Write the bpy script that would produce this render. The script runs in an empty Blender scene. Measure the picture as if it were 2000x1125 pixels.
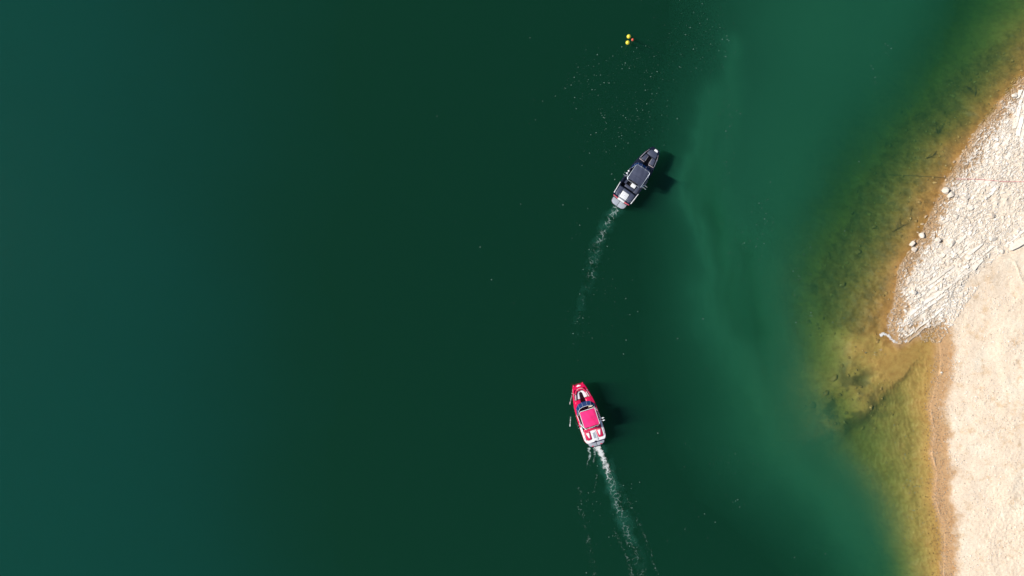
import bpy, math, random
import numpy as np
from mathutils import Vector, Matrix

random.seed(7)
RNG = np.random.default_rng(11)
sc = bpy.context.scene
COL = sc.collection

# ------------------------------------------------------------------ camera, sky, sun, exposure
H = 66.667                                   # drone height above the lake
cam_d = bpy.data.cameras.new('camera'); cam = bpy.data.objects.new('camera', cam_d); COL.objects.link(cam)
cam.location = (0, 0, H); cam.rotation_euler = (0, 0, 0)
cam_d.sensor_width = 36; cam_d.lens = 24; cam_d.clip_start = 0.5; cam_d.clip_end = 5000
sc.camera = cam

SUN_EL = math.radians(41); SUN_AZ = (-0.995, 0.10)      # the sun stands to the west of the boats
world = bpy.data.worlds.new('World'); sc.world = world; world.use_nodes = True
wn = world.node_tree.nodes; wl = world.node_tree.links
sky = wn.new('ShaderNodeTexSky'); sky.sky_type = 'NISHITA'; sky.sun_disc = False
sky.dust_density = 0.15; sky.air_density = 1.0; sky.sun_elevation = SUN_EL; sky.sun_rotation = math.atan2(SUN_AZ[0], SUN_AZ[1])
wn['Background'].inputs[1].default_value = 0.07
wl.new(sky.outputs[0], wn['Background'].inputs[0])
sun_d = bpy.data.lights.new('sun', 'SUN'); sun_d.energy = 4.2; sun_d.angle = math.radians(0.53); sun_d.color = (1, 0.955, 0.88)
sun = bpy.data.objects.new('sun', sun_d); COL.objects.link(sun)
sv = Vector((SUN_AZ[0] * math.cos(SUN_EL), SUN_AZ[1] * math.cos(SUN_EL), math.sin(SUN_EL)))
sun.rotation_euler = sv.to_track_quat('Z', 'Y').to_euler(); sun.location = sv * 120
sc.view_settings.view_transform = 'Standard'; sc.view_settings.look = 'None'
sc.view_settings.gamma = 1; sc.view_settings.use_curve_mapping = False
sc.view_settings.exposure = 0.42
sc.cycles.use_denoising = True
sc.cycles.volume_bounces = 0; sc.cycles.max_bounces = 8; sc.cycles.transparent_max_bounces = 24
sc.cycles.diffuse_bounces = 2; sc.cycles.glossy_bounces = 3

# ------------------------------------------------------------------ small helpers
def W(px, py, z=0.0):
    """a place read off the photograph, as a point of the site at height z (20 photo pixels to the metre at the water)"""
    k = (H - z) / H * 0.05
    return ((px - 1000) * k, (562.5 - py) * k, z)

def WP(pts): return np.array([W(*p)[:2] for p in pts])

def tag(o, label=None, cat=None, group=None, kind=None):
    if label: o['label'] = label
    if cat: o['category'] = cat
    if group: o['group'] = group
    if kind: o['kind'] = kind
    return o

def empty(name, loc=(0, 0, 0), rz=0.0):
    o = bpy.data.objects.new(name, None); COL.objects.link(o)
    o.location = loc; o.rotation_euler = (0, 0, rz); o.empty_display_size = 0.3
    return o

def fast_mesh(name, verts, faces, mats=(), smooth=False, parent=None, attrs=None):
    """verts (N,3), faces (M,k) numpy arrays -> a mesh object"""
    verts = np.asarray(verts, dtype=np.float32); faces = np.asarray(faces, dtype=np.int32)
    me = bpy.data.meshes.new(name)
    k = faces.shape[1]
    me.vertices.add(len(verts)); me.vertices.foreach_set('co', verts.ravel())
    me.loops.add(faces.size); me.loops.foreach_set('vertex_index', faces.ravel())
    me.polygons.add(len(faces))
    me.polygons.foreach_set('loop_start', np.arange(0, faces.size, k, dtype=np.int32))
    me.polygons.foreach_set('use_smooth', np.full(len(faces), smooth, dtype=bool))
    for n, a in (attrs or {}).items():
        at = me.attributes.new(n, 'FLOAT', 'POINT'); at.data.foreach_set('value', np.asarray(a, dtype=np.float32))
    me.update(calc_edges=True); me.validate()
    for m in mats: me.materials.append(m)
    o = bpy.data.objects.new(name, me); COL.objects.link(o)
    if parent: o.parent = parent
    return o

class MB:
    """collects shapes, then builds them as one mesh"""
    def __init__(s): s.v = []; s.f = []
    def add(s, vs, fs):
        b = len(s.v); s.v += [tuple(p) for p in vs]; s.f += [tuple(b + i for i in f) for f in fs]; return s
    def box(s, c, d, rz=0.0, taper=1.0):
        x, y, z = d[0] / 2, d[1] / 2, d[2] / 2; cs, sn = math.cos(rz), math.sin(rz); vs = []
        for k, t in ((-z, 1.0), (z, taper)):
            for i, j in ((-x, -y), (x, -y), (x, y), (-x, y)):
                vs.append((c[0] + (i * cs - j * sn) * t, c[1] + (i * sn + j * cs) * t, c[2] + k))
        return s.add(vs, [(3, 2, 1, 0), (4, 5, 6, 7), (0, 1, 5, 4), (1, 2, 6, 5), (2, 3, 7, 6), (3, 0, 4, 7)])
    def prism(s, poly, z0, z1, inset=0.0, drop=0.0, round_=True):
        """poly counter-clockwise; a soft-edged slab from z0 (number or list per corner) to z1"""
        n = len(poly); cx = sum(p[0] for p in poly) / n; cy = sum(p[1] for p in poly) / n
        zb = z0 if isinstance(z0, (list, tuple)) else [z0] * n
        zt = z1 if isinstance(z1, (list, tuple)) else [z1] * n
        def ins(e):
            out = []
            for i in range(n):
                p = Vector(poly[i]); a = (Vector(poly[i - 1]) - p); b = (Vector(poly[(i + 1) % n]) - p)
                a.normalize(); b.normalize(); na = Vector((a.y, -a.x)); nb = Vector((-b.y, b.x))
                m = na + nb; m = m / max(0.35, m.length_squared) * 2 if m.length > 1e-4 else na
                out.append((p.x + m.x * e, p.y + m.y * e))
            return out
        rings = [[(poly[i][0], poly[i][1], zb[i]) for i in range(n)]]
        if inset > 0:
            dr = drop or inset
            rings.append([(poly[i][0], poly[i][1], zt[i] - dr) for i in range(n)])
            q = ins(inset * 0.35); rings.append([(q[i][0], q[i][1], zt[i] - dr * 0.3) for i in range(n)])
            q = ins(inset); rings.append([(q[i][0], q[i][1], zt[i]) for i in range(n)])
        else:
            rings.append([(poly[i][0], poly[i][1], zt[i]) for i in range(n)])
        vs = [p for r in rings for p in r]; fs = [tuple(range(n - 1, -1, -1))]
        for r in range(len(rings) - 1):
            for i in range(n):
                j = (i + 1) % n; fs.append((r * n + i, r * n + j, (r + 1) * n + j, (r + 1) * n + i))
        t = (len(rings) - 1) * n; fs.append(tuple(range(t, t + n)))
        return s.add(vs, fs)
    def tube(s, path, r, n=8, close=False):
        path = [Vector(p) for p in path]; m = len(path); vs = []; fs = []; up = None
        for i, p in enumerate(path):
            d = (path[min(i + 1, m - 1)] - path[max(i - 1, 0)])
            if close: d = path[(i + 1) % m] - path[i - 1]
            d.normalize()
            if up is None: up = Vector((0, 0, 1)) if abs(d.z) < 0.9 else Vector((1, 0, 0))
            a = d.cross(up)
            if a.length < 1e-4: a = d.cross(Vector((0.3, 1, 0.2)))
            a.normalize(); b = a.cross(d); up = b
            rr = r[i] if isinstance(r, (list, tuple)) else r
            for k in range(n):
                t = 2 * math.pi * k / n; q = p + (a * math.cos(t) + b * math.sin(t)) * rr; vs.append(q[:])
        for i in range(m if close else m - 1):
            i2 = (i + 1) % m
            for k in range(n):
                k2 = (k + 1) % n; fs.append((i * n + k, i * n + k2, i2 * n + k2, i2 * n + k))
        if not close: fs += [tuple(range(n - 1, -1, -1)), tuple(range((m - 1) * n, m * n))]
        return s.add(vs, fs)
    def lathe(s, prof, c=(0, 0, 0), n=24):
        vs = []; fs = []; m = len(prof)
        for r, z in prof:
            for k in range(n):
                t = 2 * math.pi * k / n; vs.append((c[0] + r * math.cos(t), c[1] + r * math.sin(t), c[2] + z))
        for i in range(m - 1):
            for k in range(n):
                k2 = (k + 1) % n; fs.append((i * n + k, i * n + k2, (i + 1) * n + k2, (i + 1) * n + k))
        fs += [tuple(range(n - 1, -1, -1)), tuple(range((m - 1) * n, m * n))]
        return s.add(vs, fs)
    def build(s, name, mat, parent=None, smooth=False, bevel=0.0):
        me = bpy.data.meshes.new(name); me.from_pydata(s.v, [], s.f); me.update()
        me.materials.append(mat)
        if smooth: me.polygons.foreach_set('use_smooth', np.ones(len(me.polygons), dtype=bool))
        o = bpy.data.objects.new(name, me); COL.objects.link(o)
        if parent: o.parent = parent
        if bevel:
            b = o.modifiers.new('bevel', 'BEVEL'); b.width = bevel; b.segments = 2; b.limit_method = 'ANGLE'
        if smooth:
            try: me.set_sharp_from_angle(angle=math.radians(42))
            except Exception: pass
        return o

# value noise on numpy arrays
def _hash(i, j, seed):
    n = (i.astype(np.int64) * 374761393 + j.astype(np.int64) * 668265263 + seed * 144269504088) & 0xffffffff
    n = ((n ^ (n >> 13)) * 1274126177) & 0xffffffff
    return ((n ^ (n >> 16)) & 0xffff) / 65535.0
def vnoise(x, y, seed=0):
    i = np.floor(x); j = np.floor(y); u = x - i; v = y - j
    u = u * u * (3 - 2 * u); v = v * v * (3 - 2 * v)
    a = _hash(i, j, seed); b = _hash(i + 1, j, seed); c = _hash(i, j + 1, seed); d = _hash(i + 1, j + 1, seed)
    return (a * (1 - u) + b * u) * (1 - v) + (c * (1 - u) + d * u) * v
def fbm(x, y, seed=0, octs=4):
    s = 0; a = 0.5; t = 0
    for o in range(octs):
        s = s + a * vnoise(x, y, seed + o * 17); t += a; a *= 0.5
        x, y = x * 1.93 * 0.8 - y * 1.93 * 0.6, x * 1.93 * 0.6 + y * 1.93 * 0.8
    return s / t
def sstep(a, b, x):
    t = np.clip((x - a) / (b - a), 0, 1); return t * t * (3 - 2 * t)
def inside(poly, X, Y):
    r = np.zeros(X.shape, bool); n = len(poly)
    for i in range(n):
        x1, y1 = poly[i]; x2, y2 = poly[(i + 1) % n]
        if y1 == y2: continue
        c = (y1 > Y) != (y2 > Y)
        r ^= c & (X < (x2 - x1) * (Y - y1) / (y2 - y1) + x1)
    return r
def dist(line, X, Y, param=False):
    best = np.full(X.shape, 1e9); bt = np.zeros(X.shape); acc = 0
    for i in range(len(line) - 1):
        a = line[i]; d = line[i + 1] - a; l2 = float(d @ d); L = math.sqrt(l2)
        t = np.clip(((X - a[0]) * d[0] + (Y - a[1]) * d[1]) / l2, 0, 1)
        q = (X - a[0] - t * d[0]) ** 2 + (Y - a[1] - t * d[1]) ** 2
        m = q < best; best = np.where(m, q, best)
        if param: bt = np.where(m, acc + t * L, bt)
        acc += L
    return (np.sqrt(best), bt / acc) if param else np.sqrt(best)

# ------------------------------------------------------------------ materials
def new_mat(name):
    m = bpy.data.materials.new(name); m.use_nodes = True; nt = m.node_tree; nt.nodes.clear()
    out = nt.nodes.new('ShaderNodeOutputMaterial'); return m, nt, out
def N(nt, kind, **kw):
    n = nt.nodes.new(kind)
    for k, v in kw.items():
        if k.startswith('i_'):
            key = k[2:]; n.inputs[int(key) if key.isdigit() else key.replace('_', ' ')].default_value = v
        else: setattr(n, k, v)
    return n
def noise(nt, co, scale, detail=4, rough=0.55):
    n = N(nt, 'ShaderNodeTexNoise'); n.inputs['Scale'].default_value = scale; n.inputs['Detail'].default_value = detail
    n.inputs['Roughness'].default_value = rough; nt.links.new(co, n.inputs['Vector']); return n.outputs['Fac']
def ramp(nt, fac, stops):
    r = N(nt, 'ShaderNodeValToRGB'); e = r.color_ramp.elements
    while len(e) < len(stops): e.new(0.5)
    for k, (p, c) in enumerate(stops):
        e[k].position = p; e[k].color = (*c, 1) if len(c) == 3 else c
    nt.links.new(fac, r.inputs[0]); return r.outputs[0]
def mixc(nt, fac, a, b, blend='MIX'):
    m = N(nt, 'ShaderNodeMix', data_type='RGBA', blend_type=blend)
    for sock, v in ((m.inputs[0], fac), (m.inputs[6], a), (m.inputs[7], b)):
        if isinstance(v, (int, float)): sock.default_value = v
        elif isinstance(v, tuple): sock.default_value = (*v, 1)
        else: nt.links.new(v, sock)
    return m.outputs[2]
def math_(nt, op, a, b=0.0, c=0.0):
    m = N(nt, 'ShaderNodeMath', operation=op)
    for k, v in enumerate((a, b, c)):
        if isinstance(v, (int, float)): m.inputs[k].default_value = v
        else: nt.links.new(v, m.inputs[k])
    return m.outputs[0]
def mrange(nt, x, a, b, c=0.0, d=1.0, smooth=True):
    m = N(nt, 'ShaderNodeMapRange'); m.interpolation_type = 'SMOOTHSTEP' if smooth else 'LINEAR'
    nt.links.new(x, m.inputs[0])
    for k, v in enumerate((a, b, c, d)): m.inputs[k + 1].default_value = v
    return m.outputs[0]
def pos(nt):
    g = N(nt, 'ShaderNodeNewGeometry'); s = N(nt, 'ShaderNodeSeparateXYZ'); nt.links.new(g.outputs['Position'], s.inputs[0])
    return g.outputs['Position'], s.outputs[2]
def attr(nt, name):
    return N(nt, 'ShaderNodeAttribute', attribute_name=name).outputs['Fac']
def paint(name, col, rough=0.35, metal=0.0, var=0.06, scale=6.0, bump=0.0, bscale=60.0, coat=0.0):
    m, nt, out = new_mat(name); b = N(nt, 'ShaderNodeBsdfPrincipled')
    tc = N(nt, 'ShaderNodeTexCoord').outputs['Object']
    f = noise(nt, tc, scale, 5)
    lo = tuple(c * (1 - var * 2) for c in col); hi = tuple(min(1, c * (1 + var)) for c in col)
    nt.links.new(ramp(nt, f, [(0.3, lo), (0.7, hi)]), b.inputs['Base Color'])
    b.inputs['Roughness'].default_value = rough; b.inputs['Metallic'].default_value = metal
    b.inputs['Coat Weight'].default_value = coat
    if bump:
        bp = N(nt, 'ShaderNodeBump'); bp.inputs['Strength'].default_value = bump; bp.inputs['Distance'].default_value = 0.01
        nt.links.new(noise(nt, tc, bscale, 3), bp.inputs['Height']); nt.links.new(bp.outputs[0], b.inputs['Normal'])
    nt.links.new(b.outputs[0], out.inputs[0]); return m

def volume_mat(name, sigma_s, sigma_t, surface=None, g=0.0):
    """even volume given by its scattering and extinction per metre and channel"""
    m, nt, out = new_mat(name)
    sa = [max(0.0, t - s) for s, t in zip(sigma_s, sigma_t)]
    ds = max(sigma_s); da = max(sa) * 1.0001 + 1e-6
    vs = N(nt, 'ShaderNodeVolumeScatter'); vs.inputs['Color'].default_value = (*[s / ds for s in sigma_s], 1)
    vs.inputs['Density'].default_value = ds; vs.inputs['Anisotropy'].default_value = g
    va = N(nt, 'ShaderNodeVolumeAbsorption'); va.inputs['Color'].default_value = (*[1 - a / da for a in sa], 1)
    va.inputs['Density'].default_value = da
    ad = N(nt, 'ShaderNodeAddShader'); nt.links.new(vs.outputs[0], ad.inputs[0]); nt.links.new(va.outputs[0], ad.inputs[1])
    nt.links.new(ad.outputs[0], out.inputs['Volume'])
    return m, nt, out

# lake water: a clear rippled skin over an evenly tinted body of green water
WATER_S = (0.0085, 0.0570, 0.0420)
WATER_T = (0.50, 0.30, 0.46)
m_water, nt, out = volume_mat('lake_water', WATER_S, WATER_T)
P, _ = pos(nt)
tr = N(nt, 'ShaderNodeBsdfTransparent'); gl = N(nt, 'ShaderNodeBsdfGlossy'); gl.inputs['Roughness'].default_value = 0.06
fr = N(nt, 'ShaderNodeLayerWeight'); fr.inputs['Blend'].default_value = 0.5
mp = N(nt, 'ShaderNodeMapping'); mp.inputs['Scale'].default_value = (1.0, 0.45, 1); nt.links.new(P, mp.inputs[0])
hgt = math_(nt, 'ADD', noise(nt, mp.outputs[0], 2.2, 4, 0.6), math_(nt, 'MULTIPLY', noise(nt, P, 0.35, 3), 1.6))
bp = N(nt, 'ShaderNodeBump'); bp.inputs['Strength'].default_value = 0.22; bp.inputs['Distance'].default_value = 0.06
nt.links.new(hgt, bp.inputs['Height'])
for n_ in (gl, fr): nt.links.new(bp.outputs[0], n_.inputs['Normal'])
mx = N(nt, 'ShaderNodeMixShader'); nt.links.new(math_(nt, 'MULTIPLY_ADD', math_(nt, 'POWER', fr.outputs['Facing'], 5.0), 0.98, 0.02), mx.inputs[0]); nt.links.new(tr.outputs[0], mx.inputs[1]); nt.links.new(gl.outputs[0], mx.inputs[2])
nt.links.new(mx.outputs[0], out.inputs[0])

m_silt, nt, out = volume_mat('suspended_silt', (0.068, 0.480, 0.295), (0.16, 0.49, 0.335))
nt.links.new(N(nt, 'ShaderNodeBsdfTransparent').outputs[0], out.inputs[0])
m_teal, nt, out = volume_mat('sky_tint_volume', (0.003, 0.100, 0.160), (0.06, 0.11, 0.17))  # teal volume whose colour stands in for reflected sky
nt.links.new(N(nt, 'ShaderNodeBsdfTransparent').outputs[0], out.inputs[0])
m_bub, nt, out = volume_mat('air_bubbles_in_water', (0.10, 0.55, 0.42), (0.11, 0.56, 0.43))
nt.links.new(N(nt, 'ShaderNodeBsdfTransparent').outputs[0], out.inputs[0])

# shore and lake bed
def ground_colour(nt, rocky, P, z, weedy=None):
    """dry / wet / algae-coated colour of the ground, by what it is made of and how far it stands out of the water"""
    big = noise(nt, P, 0.35, 5, 0.6); mid = noise(nt, P, 2.1, 6, 0.65); fine = noise(nt, P, 8.5, 6, 0.85)
    sand = ramp(nt, mid, [(0.2, (0.72, 0.575, 0.425)), (0.5, (0.76, 0.62, 0.475)), (0.8, (0.79, 0.67, 0.53))])
    sand = mixc(nt, mrange(nt, big, 0.5, 0.72), sand, (0.78, 0.69, 0.55))
    rust = noise(nt, P, 0.8, 5, 0.7)
    sand = mixc(nt, math_(nt, 'MULTIPLY', mrange(nt, rust, 0.52, 0.68), 0.75), sand, (0.62, 0.44, 0.27))
    spk = ramp(nt, fine, [(0.36, (0.50, 0.46, 0.42)), (0.46, (0.95, 0.94, 0.92)), (0.62, (1.10, 1.09, 1.08))])
    sand = mixc(nt, 0.75, sand, spk, 'MULTIPLY')
    rock = ramp(nt, mid, [(0.28, (0.54, 0.44, 0.34)), (0.5, (0.68, 0.59, 0.48)), (0.7, (0.74, 0.67, 0.58))])
    rock = mixc(nt, 0.85, rock, spk, 'MULTIPLY')
    dry = mixc(nt, rocky, sand, rock)
    wz = math_(nt, 'ADD', z, math_(nt, 'MULTIPLY', math_(nt, 'SUBTRACT', mid, 0.5), 0.10))
    wet_c = mixc(nt, 1.0, dry, (0.70, 0.52, 0.34), 'MULTIPLY')
    wetf = mrange(nt, wz, 0.17, 0.07)
    c = mixc(nt, wetf, dry, wet_c)
    bed = ramp(nt, mid, [(0.25, (0.36, 0.180, 0.050)), (0.55, (0.46, 0.268, 0.076)), (0.8, (0.52, 0.32, 0.10))])
    bedr = ramp(nt, mid, [(0.3, (0.25, 0.122, 0.034)), (0.55, (0.36, 0.182, 0.050)), (0.8, (0.43, 0.23, 0.066))])
    bed = mixc(nt, rocky, bed, bedr)
    alg = noise(nt, P, 0.9, 6, 0.68)
    bed = mixc(nt, math_(nt, 'MULTIPLY', mrange(nt, alg, 0.46, 0.62), math_(nt, 'MULTIPLY_ADD', rocky, 0.34, 0.08)), bed, (0.10, 0.065, 0.026))
    if weedy is not None: bed = mixc(nt, math_(nt, 'MULTIPLY', weedy, 0.6), bed, (0.075, 0.055, 0.024))
    bed = mixc(nt, 0.35, bed, spk, 'MULTIPLY')
    c = mixc(nt, mrange(nt, wz, 0.02, -0.10), c, bed)
    return c, wetf, mid, fine

m_ground, nt, out = new_mat('shore_ground'); P, z = pos(nt)
c, wetf, mid, fine = ground_colour(nt, attr(nt, 'rocky'), P, z, attr(nt, 'algae'))
b = N(nt, 'ShaderNodeBsdfPrincipled'); nt.links.new(c, b.inputs['Base Color'])
nt.links.new(mrange(nt, wetf, 0, 1, 0.92, 0.45), b.inputs['Roughness']); b.inputs['Specular IOR Level'].default_value = 0.25
bp = N(nt, 'ShaderNodeBump'); bp.inputs['Strength'].default_value = 0.6; bp.inputs['Distance'].default_value = 0.06
nt.links.new(math_(nt, 'ADD', math_(nt, 'MULTIPLY', mid, 0.3), fine), bp.inputs['Height']); nt.links.new(bp.outputs[0], b.inputs['Normal'])
nt.links.new(b.outputs[0], out.inputs[0])

m_stone, nt, out = new_mat('limestone'); P, z = pos(nt)
tone = attr(nt, 'tone')
mid = noise(nt, P, 3.0, 6, 0.65); fine = noise(nt, P, 17.0, 4, 0.7)
c = ramp(nt, tone, [(0.0, (0.50, 0.40, 0.31)), (0.3, (0.64, 0.55, 0.46)), (0.7, (0.70, 0.64, 0.56)), (1.0, (0.77, 0.73, 0.68))])
c = mixc(nt, 0.6, c, ramp(nt, mid, [(0.25, (0.72, 0.66, 0.58)), (0.55, (1.0, 0.99, 0.97)), (0.8, (1.1, 1.09, 1.08))]), 'MULTIPLY')
c = mixc(nt, 0.5, c, ramp(nt, fine, [(0.3, (0.75, 0.72, 0.68)), (0.55, (1.02, 1.02, 1.02))]), 'MULTIPLY')
wz = math_(nt, 'ADD', z, math_(nt, 'MULTIPLY', math_(nt, 'SUBTRACT', mid, 0.5), 0.10))
wetf = mrange(nt, wz, 0.22, 0.08)
c = mixc(nt, wetf, c, mixc(nt, 1.0, c, (0.60, 0.47, 0.33), 'MULTIPLY'))
c = mixc(nt, mrange(nt, wz, 0.0, -0.12), c, mixc(nt, tone, (0.15, 0.085, 0.028), (0.42, 0.26, 0.09)))
b = N(nt, 'ShaderNodeBsdfPrincipled'); nt.links.new(c, b.inputs['Base Color'])
nt.links.new(mrange(nt, wetf, 0, 1, 0.88, 0.4), b.inputs['Roughness']); b.inputs['Specular IOR Level'].default_value = 0.3
bp = N(nt, 'ShaderNodeBump'); bp.inputs['Strength'].default_value = 0.6; bp.inputs['Distance'].default_value = 0.04
nt.links.new(math_(nt, 'ADD', mid, math_(nt, 'MULTIPLY', fine, 0.5)), bp.inputs['Height']); nt.links.new(bp.outputs[0], b.inputs['Normal'])
nt.links.new(b.outputs[0], out.inputs[0])

def foam_mat(name, lace_scale, white=(0.66, 0.78, 0.76)):
    """patchy foam: the sheet breaks up into lace and flecks where the 'dens' attribute thins out"""
    m, nt, out = new_mat(name); P, z = pos(nt)
    mp = N(nt, 'ShaderNodeMapping'); nt.links.new(P, mp.inputs[0])
    wob = N(nt, 'ShaderNodeTexNoise'); wob.inputs['Scale'].default_value = 1.7; nt.links.new(P, wob.inputs['Vector'])
    wv = N(nt, 'ShaderNodeMix', data_type='VECTOR'); wv.inputs[0].default_value = 0.35
    nt.links.new(P, wv.inputs[4]); nt.links.new(wob.outputs['Color'], wv.inputs[5])
    vo = N(nt, 'ShaderNodeTexVoronoi', feature='DISTANCE_TO_EDGE'); vo.inputs['Scale'].default_value = lace_scale
    nt.links.new(wv.outputs[1], vo.inputs['Vector'])
    lace = mrange(nt, vo.outputs['Distance'], 0.0, 0.16, 1.0, 0.0)
    f1 = noise(nt, P, 5.0, 6, 0.75); f2 = noise(nt, P, 1.3, 4, 0.6)
    s = math_(nt, 'ADD', math_(nt, 'MULTIPLY', f1, 0.9), math_(nt, 'ADD', math_(nt, 'MULTIPLY', lace, 0.22), math_(nt, 'MULTIPLY', f2, 0.55)))
    s = math_(nt, 'ADD', s, math_(nt, 'MULTIPLY', attr(nt, 'dens'), 0.75))
    a = mrange(nt, s, 1.15, 1.55)
    a = math_(nt, 'MULTIPLY', a, mrange(nt, attr(nt, 'dens'), 0.1, 1.1, 0.10, 0.85, False))
    d = N(nt, 'ShaderNodeBsdfDiffuse'); d.inputs[0].default_value = (*white, 1)
    t = N(nt, 'ShaderNodeBsdfTransparent'); mx = N(nt, 'ShaderNodeMixShader')
    nt.links.new(a, mx.inputs[0]); nt.links.new(t.outputs[0], mx.inputs[1]); nt.links.new(d.outputs[0], mx.inputs[2])
    nt.links.new(mx.outputs[0], out.inputs[0]); return m
m_foam = foam_mat('wake_foam', 3.2); m_surf = foam_mat('surf_foam', 3.2, (0.85, 0.86, 0.85))
m_bubble = paint('bubble_film', (0.10, 0.175, 0.145), 0.4, 0, 0.1)

# ------------------------------------------------------------------ the shore: outline and heights
SHORE_PX = [(4600, -3600), (2700, -700), (2120, 60), (2040, 125), (1992, 166), (1979, 187), (1966, 189), (1954, 198), (1948, 222), (1937, 231), (1930, 240),
    (1917, 249), (1906, 262), (1897, 273), (1894, 291), (1873, 313), (1871, 333), (1857, 347), (1841, 367), (1846, 386), (1834, 392), (1831, 410),
    (1822, 418), (1822, 435), (1814, 450), (1806, 459), (1797, 470), (1788, 487), (1778, 503), (1763, 515), (1759, 527), (1756, 553), (1752, 578),
    (1749, 603), (1741, 622), (1742, 642), (1757, 668), (1793, 651), (1813, 638), (1829, 640), (1834, 662), (1836, 690), (1835, 723), (1825, 760), (1816, 795),
    (1824, 846), (1818, 886), (1829, 921), (1824, 969), (1838, 1016), (1845, 1055), (1842, 1123), (1850, 1300), (1950, 1700), (2600, 4200)]
C05_PX = [(4500, -3700), (2600, -760), (2110, -20), (2022, 75), (1955, 170), (1905, 235), (1850, 285), (1812, 345), (1785, 400), (1762, 455), (1742, 500), (1718, 560),
    (1698, 620), (1668, 670), (1668, 720), (1695, 762), (1735, 778), (1772, 792), (1788, 830), (1786, 900), (1792, 955), (1800, 1005), (1800, 1060),
    (1808, 1125), (1822, 1300), (1920, 1720), (2570, 4210)]
C3_PX = [(4300, -3900), (2400, -900), (1990, -120), (1900, 40), (1822, 160), (1752, 245), (1690, 320), (1648, 400), (1600, 460), (1562, 540), (1556, 640), (1550, 740),
    (1556, 815), (1585, 890), (1645, 940), (1694, 1000), (1728, 1060), (1756, 1125), (1785, 1300), (1880, 1750), (2540, 4230)]
def closed(px): return WP(px + [(9000, px[-1][1]), (9000, px[0][1])])
SHORE, C05, C3 = WP(SHORE_PX), WP(C05_PX), WP(C3_PX)
LAND, POLY05, POLY3 = closed(SHORE_PX), closed(C05_PX), closed(C3_PX)
SANDLINE = WP([(2080, 400), (2000, 478), (1955, 490), (1915, 518), (1880, 552), (1858, 590), (1838, 628), (1833, 650), (1700, 650)])   # rock ledge / sand border
ROCKY = WP([(2300, -200), (2060, 0), (1900, 120), (1790, 235), (1700, 370), (1640, 480), (1605, 560), (1640, 640), (1757, 676), (1815, 640), (1836, 632), (1856, 592), (1880, 552), (1915, 518), (1955, 490), (2000, 474), (2200, 420)])
BANK = WP([(1800, 690), (1770, 735), (1735, 775), (1705, 815), (1665, 850), (1610, 872)])
BANKPOLY = WP([(1800, 690), (1770, 735), (1735, 775), (1705, 815), (1665, 850), (1610, 872), (1540, 880), (1540, 600), (1700, 600)])
STRATA = math.radians(40)                     # the ledges run up to the north-east

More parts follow.
